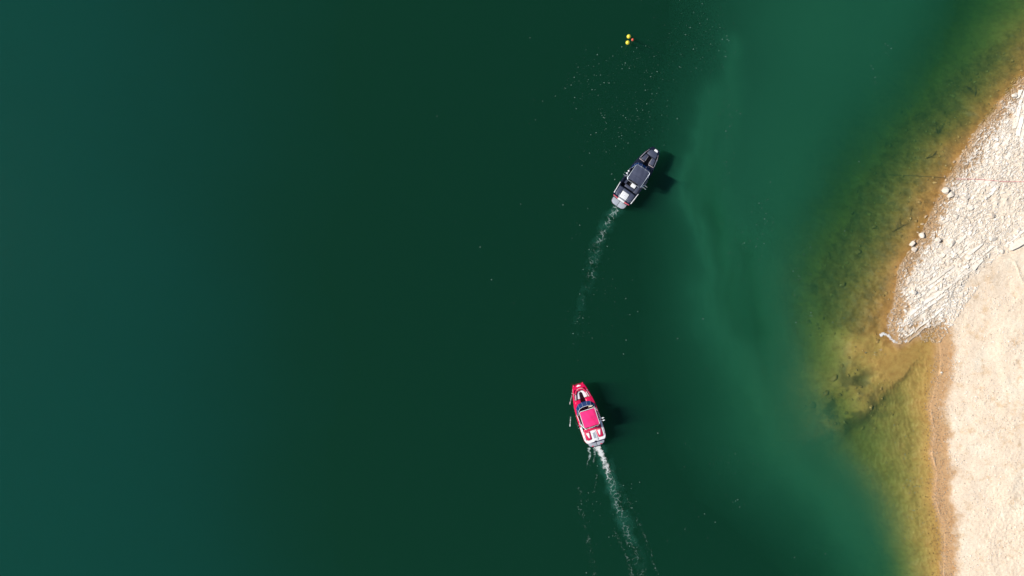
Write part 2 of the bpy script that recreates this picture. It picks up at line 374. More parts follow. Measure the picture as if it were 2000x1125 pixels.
RIDGES = [WP(l) for l in ([(1831, 705), (1836, 724), (1837, 732)], [(1814, 793), (1817, 806), (1821, 824)], [(1820, 884), (1823, 898), (1827, 910)], [(1822, 968), (1828, 984), (1835, 1001)], [(1835, 1098), (1839, 1112), (1843, 1130)], [(1942, 500), (1955, 503), (1968, 512), (1975, 525), (1978, 540), (1988, 556)])]
def height(X, Y):
    d0 = dist(SHORE, X, Y); land = inside(LAND, X, Y)
    d05 = dist(C05, X, Y); in05 = inside(POLY05, X, Y)
    d3 = dist(C3, X, Y); in3 = inside(POLY3, X, Y)
    dep = np.where(in05, 0.55 * (d0 / (d0 + d05 + 1e-6)) ** 1.15,
          np.where(in3, 0.55 + 2.55 * (d05 / (d05 + d3 + 1e-6)) ** (1.0 + 0.5 * sstep(-7.0, -11.0, Y)), 3.1 + np.minimum(d3 * 0.42, 14)))
    near = np.exp(-d3 / 40)
    n1 = fbm(X * 0.5, Y * 0.5, 3); n2 = fbm(X * 2.2, Y * 2.2, 9); n3 = fbm(X * 6.5, Y * 6.5, 21, 3)
    rk = rocky(X, Y)
    # sandbank edge off the rock tip: deeper to the south-east of it
    db = dist(BANK, X, Y); sgn = np.where(inside(BANKPOLY, X, Y), -1.0, 1.0) * db
    fade = sstep(0.5, 3.0, d0) * np.exp(-np.maximum(db - 1.0, 0) / 2.5)
    dep = dep + fade * 0.30 * (sstep(-0.6, 0.6, sgn) - 0.5)
    for px, py, r_, a_ in ((1655, 795, 1.5, 0.40), (1690, 745, 0.8, 0.28), (1668, 828, 1.1, 0.30)):
        x, y, _ = W(px, py); dep = dep + a_ * np.exp(-((X - x) ** 2 + (Y - y) ** 2) / r_ ** 2)
    z = -dep
    # rough drowned rubble and dark hollows
    z = z + (~land) * sstep(0.3, 1.6, d0) * near * ((n1 - 0.5) * 0.45 + (n2 - 0.5) * (0.10 + 0.10 * rk) + (n3 - 0.5) * 0.04 * rk)
    # sand ripples in the shallows of the southern cove
    cove = (~land) * sstep(0.2, 1.2, d0) * sstep(-5.0, -8.0, Y) * in3 * sstep(33.5, 36.5, X)
    ang = X * 0.93 + Y * 0.28 + 0.5 * n1 * 2.2
    z = z + cove * 0.020 * (n2 + 0.2) * np.sin(ang * 2 * math.pi / 0.40 + n2 * 9 + n1 * 5)
    up = np.where(d0 < 1.3, 0.11 * d0, 0.143 + 0.16 * (d0 - 1.3)); up = np.minimum(up, 0.143 + 0.16 * 9 + 0.05 * np.maximum(d0 - 10.3, 0))
    low = np.minimum(up * (0.62 + 0.2 * (n1 - 0.5)), 6)
    rs = dist(np.vstack([ROCKY, ROCKY[:1]]), X, Y); rs = sstep(-3.0, 2.0, np.where(inside(ROCKY, X, Y), rs, -rs))
    lnd = up * rs + low * (1 - rs)
    zl = lnd + sstep(0.0, 1.0, d0) * ((n1 - 0.5) * (0.08 + 0.14 * rk) + (n2 - 0.5) * (0.035 + 0.2 * rk) + (n3 - 0.5) * (0.035 + 0.08 * rk))
    # churned, footprinted sand low on the right of the beach
    ch = sstep(-15, -20, Y) * sstep(44.5, 47, X) * (1 - rk)
    zl = zl + ch * (n3 - 0.5) * 0.05
    # small cut ridges left by the swash along the wet margin
    for ln in RIDGES:
        dr = dist(ln, X, Y); zl = zl + 0.06 * np.exp(-(dr / 0.085) ** 2); z = z + 0.06 * np.exp(-(dr / 0.085) ** 2)
    z = np.minimum(z, -0.02 - 0.12 * sstep(0, 1.6, d0) - 0.05 * sstep(1.0, 4.0, d0) + 0.03 * (n2 - 0.5))
    return np.where(land, zl + 0.012, z)
def rocky(X, Y):
    d = dist(np.vstack([ROCKY, ROCKY[:1]]), X, Y)
    s = np.where(inside(ROCKY, X, Y), d, -d) + (fbm(X * 1.1, Y * 1.1, 31) - 0.5) * 1.6
    return sstep(-0.5, 0.5, s)

def hollow(X, Y):
    g = 0
    for px, py, r in ((1690, 742, 1.0), (1672, 765, 1.3), (1655, 800, 1.8), (1648, 830, 1.5), (1665, 725, 1.0), (1700, 800, 2.5)):
        x, y, _ = W(px, py); g = g + np.exp(-(((X - x) ** 2 + (Y - y) ** 2) / r ** 2))
    return np.clip(g, 0, 1)
def axis(lo, hi, step, far_lo, far_hi):
    a = list(np.arange(lo, hi + step / 2, step)); s = step; x = a[0]
    while x > far_lo: s *= 1.28; x -= s; a.insert(0, x)
    s = step; x = a[-1]
    while x < far_hi: s *= 1.28; x += s; a.append(x)
    return np.array(a)
gx = axis(26.0, 53.0, 0.075, -900, 900); gy = axis(-30.0, 30.0, 0.075, -900, 900)
GX, GY = np.meshgrid(gx, gy)
GZ = height(GX, GY); GR = rocky(GX, GY)
nx, ny = len(gx), len(gy)
idx = np.arange(nx * ny).reshape(ny, nx)
quads = np.stack([idx[:-1, :-1], idx[:-1, 1:], idx[1:, 1:], idx[1:, :-1]], -1).reshape(-1, 4)
ground = fast_mesh('terrain', np.stack([GX, GY, GZ], -1).reshape(-1, 3), quads, [m_ground], True, attrs={'rocky': GR.ravel(), 'algae': (hollow(GX, GY) * sstep(0.38, 0.62, fbm(GX * 1.1, GY * 1.1, 91))).ravel()})
tag(ground, 'pale sand and gravel shore sloping down into the lake bed', 'ground', kind='structure')

# the lake: a closed body of water, its floor far below the deepest ground
wx, wy, wd = 895.0, 895.0, 26.0
mb = MB(); mb.box((0, 0, -wd / 2), (2 * wx, 2 * wy, wd))
lake = mb.build('water', m_water); tag(lake, 'calm dark green lake water', 'water', kind='structure')

# clouds of silt hanging in the water: closed sheets, thick in the middle and thin at the rim
def cloud(name, x0, x1, y0, y1, step, thick, top, mat, label, tmin=0.015):
    xs = np.arange(x0, x1, step); ys = np.arange(y0, y1, step); X, Y = np.meshgrid(xs, ys)
    T = thick(X, Y)
    a, b = X.shape; n = a * b; q = np.arange(n).reshape(a, b)
    Q = np.stack([q[:-1, :-1], q[:-1, 1:], q[1:, 1:], q[1:, :-1]], -1).reshape(-1, 4)
    tf = T.ravel(); Q = Q[(tf[Q] > tmin).all(1)]
    zt = np.full(T.shape, top) - 0.2 * T; zb = zt - np.maximum(T, tmin) * 0.8
    V = np.vstack([np.stack([X, Y, zt], -1).reshape(-1, 3), np.stack([X, Y, zb], -1).reshape(-1, 3)])
    E_ = np.concatenate([Q[:, [k, (k + 1) % 4]] for k in range(4)]); key = E_[:, 0].astype(np.int64) * n + E_[:, 1]; rev = E_[:, 1].astype(np.int64) * n + E_[:, 0]
    B = E_[~np.isin(key, rev)]                                                  # open edges get a low side wall
    wall = np.stack([B[:, 1], B[:, 0], B[:, 0] + n, B[:, 1] + n], -1)
    F = np.vstack([Q, Q[:, ::-1] + n, wall]); used, inv = np.unique(F, return_inverse=True)
    o = fast_mesh(name, V[used], inv.reshape(F.shape), [mat], False)
    return tag(o, label, 'cloud', kind='stuff')
PL_EDGE = WP([(1500, -400), (1430, 0), (1425, 110), (1385, 200), (1345, 320), (1352, 420), (1340, 560), (1360, 680), (1400, 800), (1450, 890), (1560, 990), (1680, 1090), (1800, 1300)])
PL_POLY = np.vstack([PL_EDGE, WP([(2300, 1300), (2300, -400)])])
SILT_R = WP([(1900, -400), (1840, 0), (1775, 160), (1705, 260), (1645, 350), (1595, 440), (1565, 540), (1575, 640), (1590, 740), (1612, 820), (1655, 880), (1700, 945), (1745, 1030), (1780, 1125), (1850, 1500)])
SILT_RP = np.vstack([SILT_R, WP([(2600, 1500), (2600, -400)])])
def gauss(line, X, Y, w): return np.exp(-(dist(WP(line), X, Y) / w) ** 2)
def silt(X, Y):
    wob = (fbm(X * 0.12, Y * 0.12, 41) - 0.5); X2 = X + wob * 1.6 + (fbm(X * 0.5, Y * 0.5, 43) - 0.5) * 1.2; Y2 = Y + wob * 2
    d = dist(PL_EDGE, X2, Y2); s = np.where(inside(PL_POLY, X2, Y2), d, -d)
    t = 0.54 * sstep(-8.0, 11.0, s)
    def blob(px, py, rx, ry):
        cx, cy, _ = W(px, py); return np.exp(-(((X2 - cx) / rx) ** 2 + ((Y2 - cy) / ry) ** 2))
    fil = 0.25 + 1.4 * fbm(X2 * 0.65, Y2 * 0.09 + X2 * 0.03, 45)                  # drawn-out filaments
    t = t - 0.10 * blob(1700, 200, 6, 10) + 0.25 * blob(1500, 330, 6, 9) - 0.30 * blob(1660, 420, 3.5, 9) + 0.2 * blob(1600, 60, 5, 6)
    t = t + 1.6 * gauss([(1400, 180), (1386, 250), (1372, 300), (1358, 350)], X2, Y2, 1.1) * (0.35 + 0.65 * blob(1378, 285, 3, 4.5)) * fil
    t = t + 0.5 * gauss([(1440, 70), (1436, 170), (1430, 260), (1410, 330)], X2, Y2, 0.9) * fil
    t = t + 0.4 * gauss([(1360, 350), (1364, 400), (1376, 450), (1400, 520)], X2, Y2, 0.8) * fil
    t = t + (2.0 * gauss([(1378, 355), (1405, 420), (1420, 490), (1432, 570), (1455, 650)], X2, Y2, 1.9) + 0.8 * gauss([(1390, 400), (1450, 470), (1475, 560), (1500, 650)], X2, Y2, 1.2)) * fil
    t = t + 1.3 * gauss([(1440, 600), (1490, 700), (1540, 770), (1610, 830)], X2, Y2, 3.2) * fil
    t = t + 1.1 * gauss([(1480, 500), (1515, 600), (1540, 690)], X2, Y2, 1.8) * fil
    t = t + 1.2 * blob(1625, 885, 3.4, 2.8) + 1.2 * blob(1690, 965, 3.6, 4.0) + 0.40 * blob(1560, 870, 5, 5) + 0.4 * blob(1720, 1060, 3, 4)
    fade = sstep(27, 30, np.abs(Y))
    ds = dist(SILT_R, X2, Y2); ds = np.where(inside(SILT_RP, X2, Y2), ds, -ds); lim = sstep(3.0, -5.0, ds) * sstep(9, 17, X)
    return np.maximum(t, 0) * (1 - fade * 0) * lim
cloud('silt_cloud', 10, 44.5, -44, 44, 0.3, silt, -0.30, m_silt, 'pale streaky silt clouds drifting in the green water off the shore')

def teal(X, Y):  # added tint, thicker to the left, making up for weak sky reflection
    t = 0.95 * sstep(-12, -56, X + (fbm(X * 0.05, Y * 0.05, 81) - 0.5) * 14 + 0.10 * (Y + 6)) * (0.9 + 0.2 * fbm(X * 0.04 - Y * 0.05, X * 0.1 + Y * 0.16, 83))
    return t * sstep(-170, -120, X) * sstep(120, 80, np.abs(Y))
cloud('sky_tint_cloud', -170, -10, -120, 120, 0.8, teal, -0.30, m_teal, 'added bluer teal tint standing in for sky reflection towards the left')
WAKE_B = [(1207, 402), (1196, 420), (1180, 450), (1166, 480), (1160, 510), (1152, 545), (1137, 590), (1126, 630), (1120, 690)]
WAKE_R = [(1166, 872), (1178, 895), (1188, 925), (1200, 960), (1212, 1000), (1228, 1040), (1245, 1085), (1262, 1135)]
def bub(line, w0, w1, amp):
    ln = WP(line)
    def f(X, Y):
        d, t = dist(ln, X, Y, True)
        w = w0 + (w1 - w0) * t
        return amp * np.exp(-(d / w) ** 2) * (1 - t) ** 1.3 * np.clip(2.4 * fbm(X * 1.5, Y * 1.5, 51) - 0.6, 0, 1.4)
    return f
cloud('bubble_cloud', 4, 12, -8, 9.5, 0.12, bub(WAKE_B, 0.6, 0.5, 0.32), -0.05, m_bub, 'greenish bubble cloud under the wake of the black boat')
cloud('bubble_cloud', 6, 15, -31, -14.5, 0.12, bub(WAKE_R, 0.5, 0.8, 0.8), -0.05, m_bub, 'greenish bubble cloud under the wake of the red boat')

# ------------------------------------------------------------------ rocks
def ico(sub=0):
    import bmesh
    bm = bmesh.new(); bmesh.ops.create_icosphere(bm, subdivisions=max(1, sub), radius=1)
    v = np.array([p.co[:] for p in bm.verts]); f = np.array([[q.index for q in t.verts] for t in bm.faces]); bm.free(); return v, f
ICO_V, ICO_F = ico(1)
def cut_stone(rng, v, cuts=9, lo=0.45, hi=0.85):
    """chop a ball with random planes: an angular broken stone"""
    v = v.copy()
    for _ in range(cuts):
        n = rng.normal(size=3); n /= np.linalg.norm(n); d = rng.uniform(lo, hi)
        e = v @ n - d; v -= np.outer(np.maximum(e, 0), n)
    return v
STONE_V = [cut_stone(RNG, ICO_V, 6, 0.55, 0.9) * np.array([1, RNG.uniform(0.6, 0.95), RNG.uniform(0.45, 0.75)]) for _ in range(14)]

def scatter(name, X, Y, size, label, cat, sink=0.25, tone=(0.1, 1.0), mat=None, flat=1.0, align=None, tone_arr=None, stretch=0.0, lift=0.0):
    n = len(X); Z = height(X, Y) + lift; V = np.empty((n, len(ICO_V), 3), np.float32)
    k = RNG.integers(0, len(STONE_V), n); base = np.stack(STONE_V)[k]
    a = RNG.uniform(0, 2 * math.pi, n) if align is None else align + RNG.normal(0, 0.5, n)
    ca, sa = np.cos(a)[:, None], np.sin(a)[:, None]; S = size[:, None]
    tx, ty = RNG.normal(0, 0.22, n)[:, None], RNG.normal(0, 0.22, n)[:, None]
    st = 1 + stretch * RNG.uniform(0, 1, n)[:, None]; bx, by, bz = base[..., 0] * st, base[..., 1] / np.sqrt(st), base[..., 2] * flat
    bz = bz + bx * tx + by * ty
    V[..., 0] = X[:, None] + (bx * ca - by * sa) * S; V[..., 1] = Y[:, None] + (bx * sa + by * ca) * S
    V[..., 2] = Z[:, None] + (bz + 0.5 * flat - sink) * S
    F = ICO_F[None] + (np.arange(n) * len(ICO_V))[:, None, None]
    t = RNG.uniform(tone[0], tone[1], n) if tone_arr is None else tone_arr
    o = fast_mesh(name, V.reshape(-1, 3), F.reshape(-1, 3), [mat or m_stone], False, attrs={'tone': np.repeat(t, len(ICO_V))})
    return tag(o, label, cat, kind='stuff')

def pick(poly, n, dens=None):
    poly = WP(poly); lo = poly.min(0); hi = poly.max(0); X = RNG.uniform(lo[0], hi[0], n * 4); Y = RNG.uniform(lo[1], hi[1], n * 4)
    k = inside(poly, X, Y)
    if dens is not None: k &= RNG.uniform(0, 1, len(X)) < dens(X, Y)
    X, Y = X[k], Y[k]
    while len(X) < n * 0.9:
        x2 = RNG.uniform(lo[0], hi[0], n * 4); y2 = RNG.uniform(lo[1], hi[1], n * 4); k = inside(poly, x2, y2)
        if dens is not None: k &= RNG.uniform(0, 1, len(x2)) < dens(x2, y2)
        X, Y = np.r_[X, x2[k]], np.r_[Y, y2[k]]
    return X[:n], Y[:n]
def logsize(n, lo, hi, p=2.2):
    u = RNG.uniform(0, 1, n); return lo * (hi / lo) ** (u ** p)
LEDGE_PX = [(1752, 664), (1758, 640), (1772, 604), (1783, 578), (1806, 552), (1836, 518), (1862, 488), (1888, 470), (1915, 470), (1925, 492), (1900, 515), (1872, 548), (1850, 580), (1830, 606), (1814, 638), (1790, 652)]
LEDGE = WP(LEDGE_PX)
def rubble_dens(X, Y):
    d0 = dist(SHORE, X, Y); bare = np.exp(-(((X - 47.2) / 2.2) ** 2 + ((Y - 8.2) / 2.2) ** 2))
    return rocky(X, Y) * np.clip(1.1 - 0.07 * d0, 0.35, 1) * (1 - 0.75 * bare) * (1 - 0.65 * inside(LEDGE, X, Y)) * (0.35 + 0.65 * sstep(0.35, 0.6, fbm(X * 0.9, Y * 0.9, 61)))
RUB = [(1985, 150), (2060, 120), (2060, 480), (1955, 498), (1880, 565), (1836, 640), (1757, 672), (1738, 640), (1748, 580), (1756, 520), (1800, 455), (1840, 370), (1900, 262)]
X, Y = pick(RUB, 38000, rubble_dens)
scatter('rubble', X, Y, logsize(len(X), 0.022, 0.17, 2.6), 'small broken pale stones covering the rocky shore', 'rubble', tone=(0.25, 1.0), align=STRATA, stretch=0.9, flat=1.0)
X, Y = pick(LEDGE_PX, 1000, lambda X, Y: sstep(0.45, 0.62, fbm(X * 1.3, Y * 1.3, 95)))
scatter('ledge_rubble', X, Y, logsize(len(X), 0.04, 0.17, 2.2), 'broken chips caught in the cracks of the main rock ledge', 'rubble', tone=(0.2, 1.0), align=STRATA, stretch=1.2, lift=0.07)
X, Y = pick([(1836, 640), (1860, 580), (2060, 440), (2060, 1180), (1840, 1180), (1808, 1000), (1818, 800), (1835, 700)], 12000, lambda X, Y: 0.2 + 0.88 * sstep(0.45, 0.7, fbm(X * 0.6, Y * 0.6, 63)))
scatter('pebbles', X, Y, logsize(len(X), 0.02, 0.10, 3.0), 'small pebbles strewn over the pale sand beach', 'pebbles', tone=(0.0, 1.0))
d_ = lambda X, Y: np.exp(-(dist(SHORE, X, Y) / 0.7) ** 2)
X, Y = pick([(1800, 690), (1870, 690), (1880, 1000), (1905, 1180), (1830, 1180), (1800, 1000)], 2600, d_)
scatter('shingle', X, Y, logsize(len(X), 0.025, 0.09, 2.0), 'wet brown shingle along the waterline of the sand beach', 'shingle', tone=(0.1, 0.8))
X, Y = pick([(1800, 668), (1812, 640), (1850, 585), (1885, 560), (1905, 560), (1870, 610), (1848, 650), (1835, 670)], 900)
scatter('spill_stones', X, Y, logsize(len(X), 0.05, 0.16, 2.0), 'loose white stones spilling from the ledge onto the sand', 'stones', tone=(0.5, 1.0))
def bed_dens(X, Y):
    d0 = dist(SHORE, X, Y); return (0.2 + 0.8 * sstep(0.42, 0.62, fbm(X * 0.55, Y * 0.55, 67))) * (~inside(LAND, X, Y)) * np.exp(-d0 / 9)
X, Y = pick([(2060, 20), (2060, 140), (1960, 195), (1870, 330), (1810, 455), (1756, 530), (1740, 640), (1700, 690), (1600, 700), (1575, 560), (1640, 440), (1740, 280), (1850, 120)], 800, bed_dens)
scatter('sunken_rubble', X, Y, logsize(len(X), 0.05, 0.24, 2.6), 'drowned algae-brown stones on the lake bed along the rocky shore', 'rubble', tone=(0.35, 0.95))
X, Y = pick([(1580, 690), (1760, 690), (1760, 880), (1580, 880)], 110, hollow)
scatter('sunken_cobbles', X, Y, logsize(len(X), 0.06, 0.28, 2.0), 'dark drowned cobbles on the shallow bank south of the rock tip', 'rubble', tone=(0.35, 0.9))

# loose blocks: a chopped, noisy box for each
BOX_V, BOX_F = ico(3)   # fine enough to hold sharp chopped facets
def boulder_mesh(seed, dims, chop=9, squareness=0.75):
    rng = np.random.default_rng(seed); v = BOX_V.copy()
    m = np.abs(v).max(1, keepdims=True); v = v * (1 - squareness) + (v / m) * squareness * 0.86
    v = cut_stone(rng, v, chop + 4, 0.50, 0.88)
    w = fbm(v[:, 0] * 3 + seed, v[:, 1] * 3 + v[:, 2] * 2.3, seed, 3) - 0.5
    v = v * (1.12 + 0.07 * w[:, None]); return v * np.array(dims) / 2
def boulder(px, py, dims, rz, label, seed, lift=0.0, tone=0.9, tilt=(0, 0), name='boulder', chop=9, sq=0.75, wetpart=False):
    x, y, _ = W(px, py, 0.3); z = float(height(np.array([x]), np.array([y]))[0])
    v = boulder_mesh(seed, dims, chop, sq)
    o = fast_mesh(name, v, BOX_F, [m_stone], False, attrs={'tone': np.full(len(v), 0.60 * tone) + (fbm(v[:, 0] * 4, v[:, 1] * 4, seed) - 0.5) * 0.3})
    o.location = (x, y, z + dims[2] * 0.28 + lift); o.rotation_euler = (tilt[0], tilt[1], rz)
    return tag(o, label, 'boulder')
R = math.radians
boulder(1981.5, 186, (0.55, 0.5, 0.45), R(15), 'rounded white boulder at the waterline near the top of the shore', 101, 0.08, 0.95, sq=0.4)
boulder(1848, 371, (0.75, 0.72, 0.65), R(-28), 'large square white block jutting into the water beside the rope', 102, 0.10, 0.92, (0.1, -0.15))
boulder(1857, 380, (0.55, 0.75, 0.50), R(-28), 'cracked white slab leaning on the square block beside the rope', 103, 0.06, 0.8, (0.05, 0.15))
boulder(1868, 383, (0.50, 0.28, 0.34), R(10), 'narrow wedge of rock behind the cracked slab by the rope', 104, 0.0, 0.7)
boulder(1802, 459, (0.52, 0.58, 0.48), R(5), 'pale upright block standing on the waterline above the drowned boulder', 105, 0.08, 0.9)
boulder(1784, 475, (0.78, 0.62, 0.62), R(20), 'mauve white boulder standing in the water off the rubble shore', 106, 0.16, 0.85, sq=0.5)
boulder(1787, 487, (0.55, 0.5, 0.42), R(40), 'smaller pale boulder between the standing boulder and the shore', 107, 0.1, 0.65, sq=0.5)
boulder(1831.5, 468, (0.58, 0.5, 0.46), R(35), 'sharp peaked pale block casting a dark shadow on the rubble', 108, 0.04, 0.9, (0, 0.25))
boulder(1866, 422, (0.55, 0.45, 0.40), R(-35), 'white angular stone alone in the middle of the rubble', 109, 0.04, 1.0)
boulder(1930, 422, (0.48, 0.5, 0.44), R(5), 'tan cube-like stone on the bare sandy patch', 110, 0.05, 0.45)
boulder(1884, 387, (0.85, 0.55, 0.30), R(-10), 'broad flat pale stone inland of the square block', 111, 0.02, 0.75)
boulder(1857, 476, (0.75, 0.42, 0.36), R(42), 'long pale block lying along the upper edge of the ledges', 112, 0.03, 0.85)
boulder(1929, 466, (0.66, 0.62, 0.42), R(30), 'rounded whitish block at the head of the rock ledges', 113, 0.03, 0.95, sq=0.5)
boulder(1909, 474, (0.55, 0.48, 0.38), R(60), 'squat grey white block just below the rounded one', 114, 0.03, 0.8)
boulder(1782, 571, (0.62, 0.5, 0.42), R(-35), 'bright white block at the seaward end of the main ledge', 115, 0.06, 1.0)
boulder(1947, 492, (0.30, 0.42, 0.28), R(-5), 'small upright white stone on the sand below the ledges', 116, 0.03, 0.95)
boulder(1841, 728, (0.28, 0.2, 0.18), R(0), 'little white stone on the wet edge of the sand beach', 117, 0.02, 1.0)
for px, py, dm, rz, lb, sd in ((1693, 491, (0.75, 0.45, 0.35), 35, 'pale oblong boulder lying underwater off the standing boulder', 121), (1724, 441, (0.5, 0.38, 0.3), 10, 'small pale drowned stone beside the sunken branches', 122),
        (1662, 556, (0.7, 0.4, 0.3), 40, 'dim drowned stone in deep green water left of the ledge', 123), (1641, 742, (0.9, 0.42, 0.3), 35, 'yellowish drowned rock at the outer edge of the shallow bank', 124),
        (1627, 772, (1.1, 0.5, 0.3), 40, 'long drowned rock at the rim of the dark hollow', 125), (1607, 800, (0.8, 0.7, 0.3), 60, 'outermost drowned rock west of the dark hollow', 126)):
    boulder(px, py, dm, R(rz), lb, sd, 0.05, 0.95, sq=0.5)

# medium stones one can pick out among the rubble
X, Y = pick(RUB, 150, lambda X, Y: rubble_dens(X, Y) * sstep(0.25, 1.0, dist(SHORE, X, Y)))
stone_protos = []
for k in range(6):
    v = boulder_mesh(300 + k, (1, RNG.uniform(0.6, 0.9), RNG.uniform(0.45, 0.7)), 8, 0.55)
    st = fast_mesh('stone', v, BOX_F, [m_stone], False, attrs={'tone': np.full(len(v), 0.45 + 0.1 * k)}); stone_protos.append(st)
Zs = height(X, Y)
for k in range(len(X)):
    o = stone_protos[k] if k < 6 else stone_protos[k % 6].copy()
    if k >= 6: COL.objects.link(o)
    sz = 0.22 + 0.28 * random.random() ** 2
    o.scale = (sz, sz, sz); o.location = (X[k], Y[k], Zs[k] + 0.12 * sz); o.rotation_euler = (random.gauss(0, 0.25), random.gauss(0, 0.25), random.uniform(0, 6.3))
    tag(o, 'loose pale stone lying among the small rubble of the rocky shore', 'stone', 'loose stones on the rocky shore')

# bedrock ledges: long slabs split along the strata
def slab_poly(L, B, rng):
    n = max(2, int(L / 0.5)); top = []; bot = []; k0, k1 = rng.uniform(-.25, .25), rng.uniform(-.25, .25); t0, t1 = rng.uniform(.75, 1), rng.uniform(.6, 1)
    for i in range(n + 1):
        f = i / n; t = -L / 2 + L * f; tp = 0.5 * B * (t0 + (t1 - t0) * f); sk = (k0 * (1 - f) + k1 * f) * B
        top.append((t + sk + rng.uniform(-.05, .05), tp + rng.uniform(-.05, .05))); bot.append((t - sk + rng.uniform(-.05, .05), -tp + rng.uniform(-.05, .05)))
    return bot + top[::-1]
def ledge(name, label, poly_px, ang, rows, seed, lift=(0.02, 0.2), gap=0.04, keep=0.85, lens=(0.7, 3.4)):
    rng = random.Random(seed); poly = WP(poly_px); c = poly.mean(0)
    root = empty(name, (float(c[0]), float(c[1]), float(height(np.array([c[0]]), np.array([c[1]]))[0]))); tag(root, label, 'rock ledge')
    ca, sa = math.cos(ang), math.sin(ang); p = (poly - c) @ np.array([[ca, -sa], [sa, ca]])
    u0, v0 = p.min(0); u1, v1 = p.max(0); v = v0 + 0.05
    while v < v1:
        B = rng.uniform(*rows); u = u0 + rng.uniform(0, 1.0); rise = rng.uniform(*lift)
        while u < u1:
            L = lens[0] + (lens[1] - lens[0]) * rng.random() ** 2; um, vm = u + L / 2, v + B / 2
            x, y = c[0] + um * ca - vm * sa, c[1] + um * sa + vm * ca
            if inside(poly, np.array([x]), np.array([y]))[0] and rng.random() < keep:
                a = ang + rng.gauss(0, .10); pl = slab_poly(L - gap, B - gap * rng.uniform(0.5, 1.8), rng); cs, sn = math.cos(a), math.sin(a)
                wp = [(x + q[0] * cs - q[1] * sn, y + q[0] * sn + q[1] * cs) for q in pl]
                hz = height(np.array([q[0] for q in wp]), np.array([q[1] for q in wp])); h0 = float(hz.mean()); g = np.polyfit(np.array([q[0] for q in pl]), hz, 1)[0]
                tl = rng.uniform(0.10, 0.55)                                     # beds tip down towards the lake
                zt = [h0 + g * q[0] + rise + tl * -q[1] + rng.uniform(-.012, .012) for q in pl]; zb = [min(hz.min(), h0) - 0.3] * len(pl)
                mb = MB(); mb.prism([(q[0] - c[0], q[1] - c[1]) for q in wp], [z_ - root.location.z for z_ in zb], [z_ - root.location.z for z_ in zt], 0.02, 0.03)
                o = mb.build('slab', m_stone, root); at = o.data.attributes.new('tone', 'FLOAT', 'POINT'); tn = rng.uniform(0.6, 1.0)
                at.data.foreach_set('value', np.full(len(o.data.vertices), tn, np.float32))
            u += L; rise += rng.uniform(-.03, .03)
        v += B
ledge('rock_ledge', 'long tilted pale bedrock slabs running down to the foam at the rock tip', LEDGE_PX, R(38), (0.18, 0.60), 5, (-0.03, 0.14), 0.03, 0.86, (0.35, 2.7))
ledge('rock_ledge', 'jumbled white bedrock slabs at the right edge above the sand', [(1946, 496), (1958, 462), (1985, 440), (2010, 405), (2070, 380), (2070, 455), (2000, 478), (1965, 488)], R(36), (0.4, 0.9), 8, (0.05, 0.3), lens=(0.9, 3.0))
ledge('rock_ledge', 'narrow straight slab strips near the top of the rocky shore', [(1976, 272), (1978, 230), (1984, 195), (1990, 172), (2040, 150), (2040, 290), (1988, 285)], R(74), (0.3, 0.5), 13, (0.08, 0.24), lens=(0.8, 2.6))
ledge('rock_ledge', 'low weathered slabs inland of the mooring rope', [(1880, 420), (1862, 395), (1890, 372), (1925, 340), (1945, 372), (1915, 410)], R(46), (0.25, 0.6), 33, (-0.02, 0.10), keep=0.5, lens=(0.4, 1.6))
ledge('rock_ledge', 'cracked pale slabs on the slope above the mooring rope', [(1905, 335), (1900, 300), (1930, 262), (1962, 235), (1978, 290), (1950, 330)], R(60), (0.25, 0.6), 37, (-0.02, 0.10), keep=0.5, lens=(0.4, 1.8))
ledge('rock_ledge', 'low broken slabs half buried in rubble above the main ledge', [(1800, 540), (1815, 505), (1850, 470), (1880, 455), (1905, 462), (1880, 482), (1840, 515), (1808, 552)], R(40), (0.3, 0.6), 21, (-0.02, 0.14), keep=0.55, lens=(0.5, 1.4))

# ------------------------------------------------------------------ rope and sunken branches
m_rope = paint('faded_red_rope', (0.72, 0.30, 0.28), 0.8, 0, 0.1, 12); m_rope_wet = paint('slimy_dark_rope', (0.09, 0.07, 0.035), 0.6, 0, 0.1)
rope = empty('rope', W(1865, 349, 0.1)); tag(rope, 'mooring rope, dark underwater and faded red across the pale stones', 'rope')
def drape(pts, lift, n=60):
    p = WP(pts); seg = np.linspace(0, len(p) - 1, n); x = np.interp(seg, range(len(p)), p[:, 0]); y = np.interp(seg, range(len(p)), p[:, 1])
    z = height(x, y); z = np.maximum(z, np.convolve(np.pad(z, 4, mode='edge'), np.ones(9) / 9, 'valid')) + lift
    return [Vector((a, b, c_)) for a, b, c_ in zip(x, y, z)]
off = rope.location
MB().tube([p - off for p in drape([(1757, 336), (1800, 341), (1830, 345), (1866, 350)], 0.06)], 0.022, 6).build('wet_length', m_rope_wet, rope, True)
MB().tube([p - off for p in drape([(1866, 350), (1905, 351), (1950, 357), (2000, 358), (2060, 361)], 0.10)], 0.028, 6).build('dry_length', m_rope, rope, True)
m_wood = paint('waterlogged_wood', (0.085, 0.055, 0.025), 0.8, 0, 0.15)
